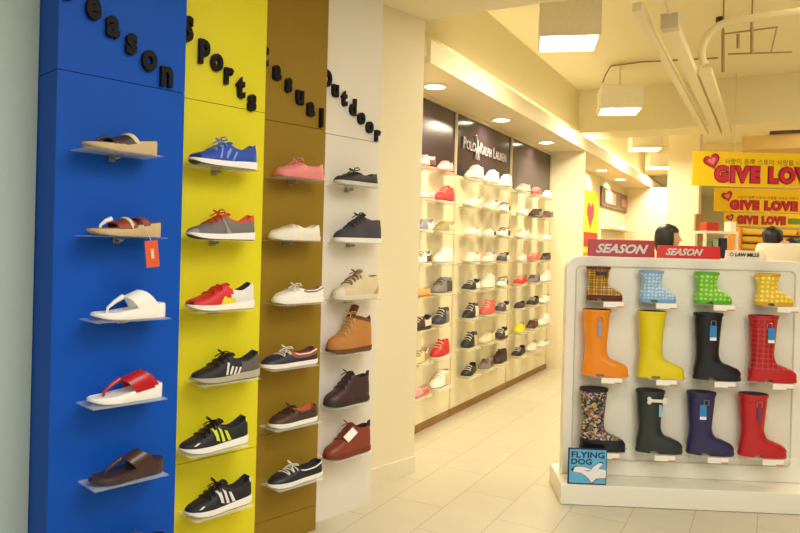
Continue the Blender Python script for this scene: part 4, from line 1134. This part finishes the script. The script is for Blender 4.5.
# fixture of folded yellow goods
OR_ = mat('fixture_orange', (206, 136, 34), .6, var=.12, scale=4); YF = mat('folded_yellow', (246, 212, 70), .8, bump=.3)
fa = DW(740, 240, 9.6); fb = DW(860, 240, 9.6)
root = empty('goods_shelf', (fa.x, 9.6, 0), 0, 'orange shelf unit stacked with folded yellow goods behind the man', 'shelf unit')
fw_ = fb.x - fa.x
MB().box(0, fw_, .36, .40, 0, 1.735).obj('back_panel', OR_, root)
for x in (0, fw_ - .03): MB().box(x, x + .03, 0, .359, 0, 1.735).obj('side_panel', OR_, root)
zs = [1.44, 1.545, 1.650]
for z in [.3, .7, 1.1] + [q - .018 for q in zs]: MB().box(.031, fw_ - .031, .02, .359, z, z + .012).obj('shelf', OR_, root)
posn = ['first', 'second', 'third', 'fourth']
rown2 = ['lowest', 'middle', 'upper']
for r, z in enumerate(zs):
    for c in range(4):
        x = .06 + c * .395
        if x + .37 > fw_: continue
        p = [(.01, .004), (.35, .0), (.366, .016), (.368, .056), (.35, .072), (.012, .075), (.0, .06), (0, .018)]
        tag(MB().prism(p, 0, .28, axis='y').obj('folded_towel', YF, None, (fa.x + x, 9.66, z - .005), bevel=.006), f'folded yellow towel, {posn[c]} along the {rown2[r]} tier of the orange shelf unit', 'towel', 'folded yellow towels')

# ------------------------------------------------------------------ people
SKIN = mat('skin', (214, 164, 130), .55); HAIR = mat('black_hair', (20, 17, 18), .45, bump=.3, scale=120)
def skin_mesh(verts, edges, radii, root_i=0, sub=2):
    me = bpy.data.meshes.new('body'); me.from_pydata(verts, edges, [])
    o = bpy.data.objects.new('body', me); C.objects.link(o)
    md = o.modifiers.new('skin', 'SKIN'); md.use_smooth_shade = True
    o.modifiers.new('sub', 'SUBSURF').levels = sub
    for i, sv in enumerate(me.skin_vertices[0].data):
        r = radii[i]; sv.radius = r if isinstance(r, tuple) else (r, r); sv.use_root = (i == root_i)
    dg = bpy.context.evaluated_depsgraph_get(); dg.update()
    m2 = bpy.data.meshes.new_from_object(o.evaluated_get(dg))
    vs = [tuple(v.co) for v in m2.vertices]; fs = [tuple(p.vertices) for p in m2.polygons]
    bpy.data.objects.remove(o); bpy.data.meshes.remove(me); bpy.data.meshes.remove(m2)
    return vs, fs
def ball(mb, c, r, n=12, mi=0):
    rings = []
    for i in range(n + 1):
        t = PI * i / n - PI / 2
        rings.append([(c[0] + r[0] * max(.01, cos(t)) * cos(2 * PI * k / (2 * n)), c[1] + r[1] * max(.01, cos(t)) * sin(2 * PI * k / (2 * n)), c[2] + r[2] * sin(t)) for k in range(2 * n)])
    mb.loft(rings, mi=mi)
def person(loc, facing, H, label, shirt, trousers, hair, turn=0, group=None, female=False, bow=(0, 0, 0)):
    """front of the figure is local -y"""
    root = empty('person', loc, facing, label, 'person', group)
    h = H; sw = .105 * h if not female else .095 * h
    V = [(0, 0, .53 * h), (0, .005, .61 * h), (0, 0, .70 * h), (0, .005, .785 * h), (0, .012, .825 * h), (0, .004, .858 * h)]
    E_ = [(0, 1), (1, 2), (2, 3), (3, 4), (4, 5)]
    Rr = [(.088 * h, .062 * h), (.078 * h, .058 * h), (.090 * h, .066 * h), (.085 * h, .056 * h), (.040 * h, .036 * h), (.032 * h, .034 * h)]
    arms = []
    for s in (-1, 1):
        k = len(V)
        V += [(s * sw, .006, .80 * h), (s * (sw + .022 * h), .012, .70 * h), (s * (sw + .035 * h), .004, .625 * h), (s * (sw + .040 * h), -.018, .545 * h), (s * (sw + .040 * h), -.030, .485 * h), (s * (sw + .039 * h), -.036, .452 * h)]
        E_ += [(3, k), (k, k + 1), (k + 1, k + 2), (k + 2, k + 3), (k + 3, k + 4), (k + 4, k + 5)]
        Rr += [.040 * h, .030 * h, .025 * h, .022 * h, .016 * h, (.012 * h, .022 * h)]
        arms.append(k)
        k = len(V)
        V += [(s * .052 * h, 0, .50 * h), (s * .056 * h, -.004, .39 * h), (s * .056 * h, -.008, .285 * h), (s * .056 * h, .008, .19 * h), (s * .056 * h, .010, .055 * h), (s * .060 * h, -.030, .030 * h), (s * .066 * h, -.095, .020 * h)]
        E_ += [(0, k)] + [(k + j, k + j + 1) for j in range(6)]
        Rr += [.058 * h, .050 * h, .036 * h, .035 * h, .024 * h, .024 * h, .020 * h]
    vs, fs = skin_mesh(V, E_, Rr)
    mb = MB(); mb.add(vs, fs)
    # head: one lofted surface joined onto the neck, turned a little
    hz = .868 * h; hh = .132 * h
    prof = [(-.10, .40, .40, .02), (.0, .50, .50, .0), (.08, .60, .66, -.06), (.2, .76, .86, -.06), (.35, .88, .95, -.03), (.5, .95, 1.0, 0), (.65, .98, 1.02, .03), (.8, .86, .92, .04), (.92, .58, .62, .04), (.985, .25, .28, .03), (1.0, .03, .03, .03)]
    def trn(p): 
        c_, s_ = cos(turn), sin(turn); return (p[0] * c_ - p[1] * s_ + bow[0], p[0] * s_ + p[1] * c_ + bow[1], p[2] + bow[2])
    rings = [[trn((cos(2 * PI * k / 24) * a_ * hh * .36, (sin(2 * PI * k / 24) * b2_ * .44 + off) * hh, hz + t * hh)) for k in range(24)] for t, a_, b2_, off in prof]
    mb.loft(rings)
    fy = -.44 * hh
    # nose, lips, ears
    mb.loft([[trn((dx * .05 * hh, fy - .02 * hh + dy * hh, hz + z * hh)) for dx, dy in ((-1, .06), (0, -d_), (1, .06))] for z, d_ in ((.52, .0), (.42, .07), (.34, .12), (.31, .04))])
    for s in (-1, 1): 
        t = MB(); ball(t, (s * .36 * hh, .0, hz + .44 * hh), (.03 * hh, .075 * hh, .12 * hh), 8); mb.add([trn(v) for v in t.v], t.f)
        t = MB(); ball(t, (s * .15 * hh, fy + .06 * hh, hz + .52 * hh), (.055 * hh, .03 * hh, .03 * hh), 6); mb.add([trn(v) for v in t.v], t.f, 1)
    t = MB(); ball(t, (0, fy + .035 * hh, hz + .20 * hh), (.11 * hh, .03 * hh, .028 * hh), 6); mb.add([trn(v) for v in t.v], t.f, 2)
    # fingers and thumbs
    for s, k in zip((-1, 1), arms):
        w = Vector(V[k + 5])
        for i, (dy, ln) in enumerate(((-.020, .034), (-.007, .040), (.006, .037), (.018, .028))):
            p = w + Vector((0, dy * h * .6, -.008 * h)); q = p + Vector((-s * .003 * h, dy * .1, -ln * h * .5)); e = q + Vector((-s * .010 * h, -.003, -ln * h * .45))
            mb.tube([w + Vector((0, dy * h * .3, .006 * h)), p, q, e], [.0055 * h, .0055 * h, .005 * h, .0036 * h], 8)
        p = w + Vector((-s * .004 * h, -.022 * h, .012 * h)); mb.tube([w + Vector((0, -.008 * h, .016 * h)), p, p + Vector((-s * .006 * h, -.010 * h, -.018 * h)), p + Vector((-s * .008 * h, -.010 * h, -.032 * h))], [.007 * h, .0065 * h, .0055 * h, .004 * h], 8)
    mb.obj('body', [SKIN, mat('eye_dark', (30, 24, 24), .2), mat('lip', (176, 96, 90), .5)], root, smooth=True)
    # shirt and trousers follow the same skeleton with more girth
    SV = [(0, 0, .50 * h), V[1], V[2], V[3], (0, .012, .838 * h)]; SE = [(0, 1), (1, 2), (2, 3), (3, 4)]; SR = [(.100 * h, .074 * h), (.090 * h, .070 * h), (.102 * h, .077 * h), (.092 * h, .068 * h), (.052 * h, .048 * h)]
    for k in arms:
        n = len(SV); a_, b2_, c2 = Vector(V[k]), Vector(V[k + 1]), Vector(V[k + 2])
        SV += [tuple(a_), tuple(b2_), tuple(b2_.lerp(c2, .6))]; SE += [(3, n), (n, n + 1), (n + 1, n + 2)]; SR += [.050 * h, .041 * h, .036 * h]
    vs, fs = skin_mesh(SV, SE, SR); MB().add(vs, fs).obj('shirt', shirt, root, smooth=True)
    TV = [(0, 0, .53 * h)]; TE = []; TR = [(.098 * h, .072 * h)]
    for s in (-1, 1):
        n = len(TV); TV += [(s * .052 * h, 0, .49 * h), (s * .056 * h, -.004, .39 * h), (s * .056 * h, -.008, .285 * h), (s * .056 * h, .006, .16 * h), (s * .056 * h, .008, .06 * h)]; TE += [(0, n)] + [(n + j, n + j + 1) for j in range(4)]; TR += [.066 * h, .058 * h, .046 * h, .043 * h, .040 * h]
    vs, fs = skin_mesh(TV, TE, TR); MB().add(vs, fs).obj('trousers', trousers, root, smooth=True)
    for s in (-1, 1):
        t = MB(); ball(t, (s * .064 * h, -.045, .030 * h), (.032 * h, .080 * h, .029 * h), 8); t.obj('shoe', black_leather, root, smooth=True)
    # hair
    hb = MB(); rings = []
    for t, gx, gy, off in ((.30, .40, .34, .16), (.42, .405, .40, .12), (.55, .41, .45, .07), (.68, .42, .475, .035), (.82, .39, .44, .03), (.95, .27, .31, .03), (1.05, .03, .03, .03)):
        rings.append([trn((cos(2 * PI * k / 24) * gx * hh, (sin(2 * PI * k / 24) * gy + off) * hh, hz + t * hh + (.10 * hh if sin(2 * PI * k / 24) < -.75 and t < .6 else 0))) for k in range(24)])
    # short: keep only the back and sides below the brow
    hb2 = MB()
    n = 24
    for i in range(len(rings) - 1):
        for k in range(n):
            ang = 2 * PI * (k + .5) / n
            lowlim = .62 if sin(ang) < -.35 else (.5 if sin(ang) < .1 else 0)
            tt = (.30, .42, .55, .68, .82, .95)[i]
            if tt < lowlim - .02: continue
            hb2.add([rings[i][k], rings[i][(k + 1) % n], rings[i + 1][(k + 1) % n], rings[i + 1][k]], [(0, 1, 2, 3)])
    hb2.obj('hair', HAIR, root, smooth=True, merge=True, solid=.012)
    if hair == 'bob':
        lb_ = MB(); rr = []
        for t, sc_ in ((-.22, .80), (-.05, .95), (.15, 1.04), (.4, 1.08), (.6, 1.06), (.75, 1.0)):
            rr.append([trn((cos(R(-28 + 236 * k / 20)) * .43 * sc_ * hh, (sin(R(-28 + 236 * k / 20)) * .46 * sc_ + .05) * hh, hz + t * hh)) for k in range(21)])
        lb_.loft(rr, cap=False, closed=False).obj('long_hair', HAIR, root, smooth=True, solid=.02)
    return root
shirt_w = mat('white_shirt', (240, 232, 214), .8); jean = mat('dark_trousers', (52, 54, 70), .8); shirt_d = mat('dark_shirt', (60, 52, 54), .8)
pw = DW(668, 240, 6.1)
person((pw.x, 6.1, 0), R(75), 1.60, 'person with black bobbed hair in profile behind the red signs', shirt_d, jean, 'bob', female=True)
pm = DW(783, 240, 6.9)
person((pm.x, 6.9, 0), R(180 - 12), 1.76, 'person with short black hair and white shirt, seen from behind', shirt_w, jean, 'short', bow=(.085, -.06, -.120))
pt = DW(793, 240, 7.7)
person((pt.x, 7.7, 0), R(-60), 1.56, 'person with dark hair half hidden behind the white shirt', shirt_d, jean, 'short')

# ------------------------------------------------------------------ light of the hall and the entrance
def area(name, loc, rot, sx, sy, e, col):
    ld = bpy.data.lights.new(name, 'AREA'); ld.shape = 'RECTANGLE'; ld.size = sx; ld.size_y = sy; ld.energy = e; ld.color = col
    o = bpy.data.objects.new(name, ld); C.objects.link(o); o.location = loc; o.rotation_euler = rot
    return o
# fill lights added for the entrance and corridor (above and behind the viewer)
NEUT = (1.0, .97, .92)
area('entrance_fill', (.9, 1.2, 2.68), (0, 0, R(60)), 1.6, 1.6, 46, NEUT)
area('corridor_fill', (1.6, -1.4, 2.68), (0, 0, R(60)), 1.6, 1.6, 78, NEUT)
area('aisle_fill', G.w(5.2, -1.0, 3.16), (0, 0, G.rz), 1.4, 1.4, 34, WARM)  # added fill lights without fixtures, to brighten the hall
area('aisle_fill', G.w(9.5, -1.5, 3.16), (0, 0, G.rz), 1.8, 1.8, 60, WARM)
area('aisle_fill', G.w(10.5, -5.0, 3.16), (0, 0, G.rz), 2.4, 2.4, 90, WARM)
area('aisle_fill', G.w(15.5, -3.0, 3.16), (0, 0, G.rz), 2.4, 2.4, 110, WARM)
area('aisle_fill', G.w(20.5, -4.0, 3.16), (0, 0, G.rz), 2.4, 2.4, 120, WARM)
w_ = bpy.data.worlds.new('world'); sc.world = w_; w_.use_nodes = True
w_.node_tree.nodes['Background'].inputs['Color'].default_value = (1.0, .97, .92, 1)
w_.node_tree.nodes['Background'].inputs['Strength'].default_value = .5
sc.view_settings.view_transform = 'Standard'; sc.view_settings.look = 'None'; sc.view_settings.gamma = 1; sc.view_settings.use_curve_mapping = False
sc.view_settings.exposure = 0.35
sc.cycles.use_denoising = True
sc.cycles.max_bounces = 8; sc.cycles.diffuse_bounces = 5; sc.cycles.transparent_max_bounces = 16
sc.cycles.sample_clamp_indirect = 4
sc.cycles.caustics_reflective = False; sc.cycles.caustics_refractive = False
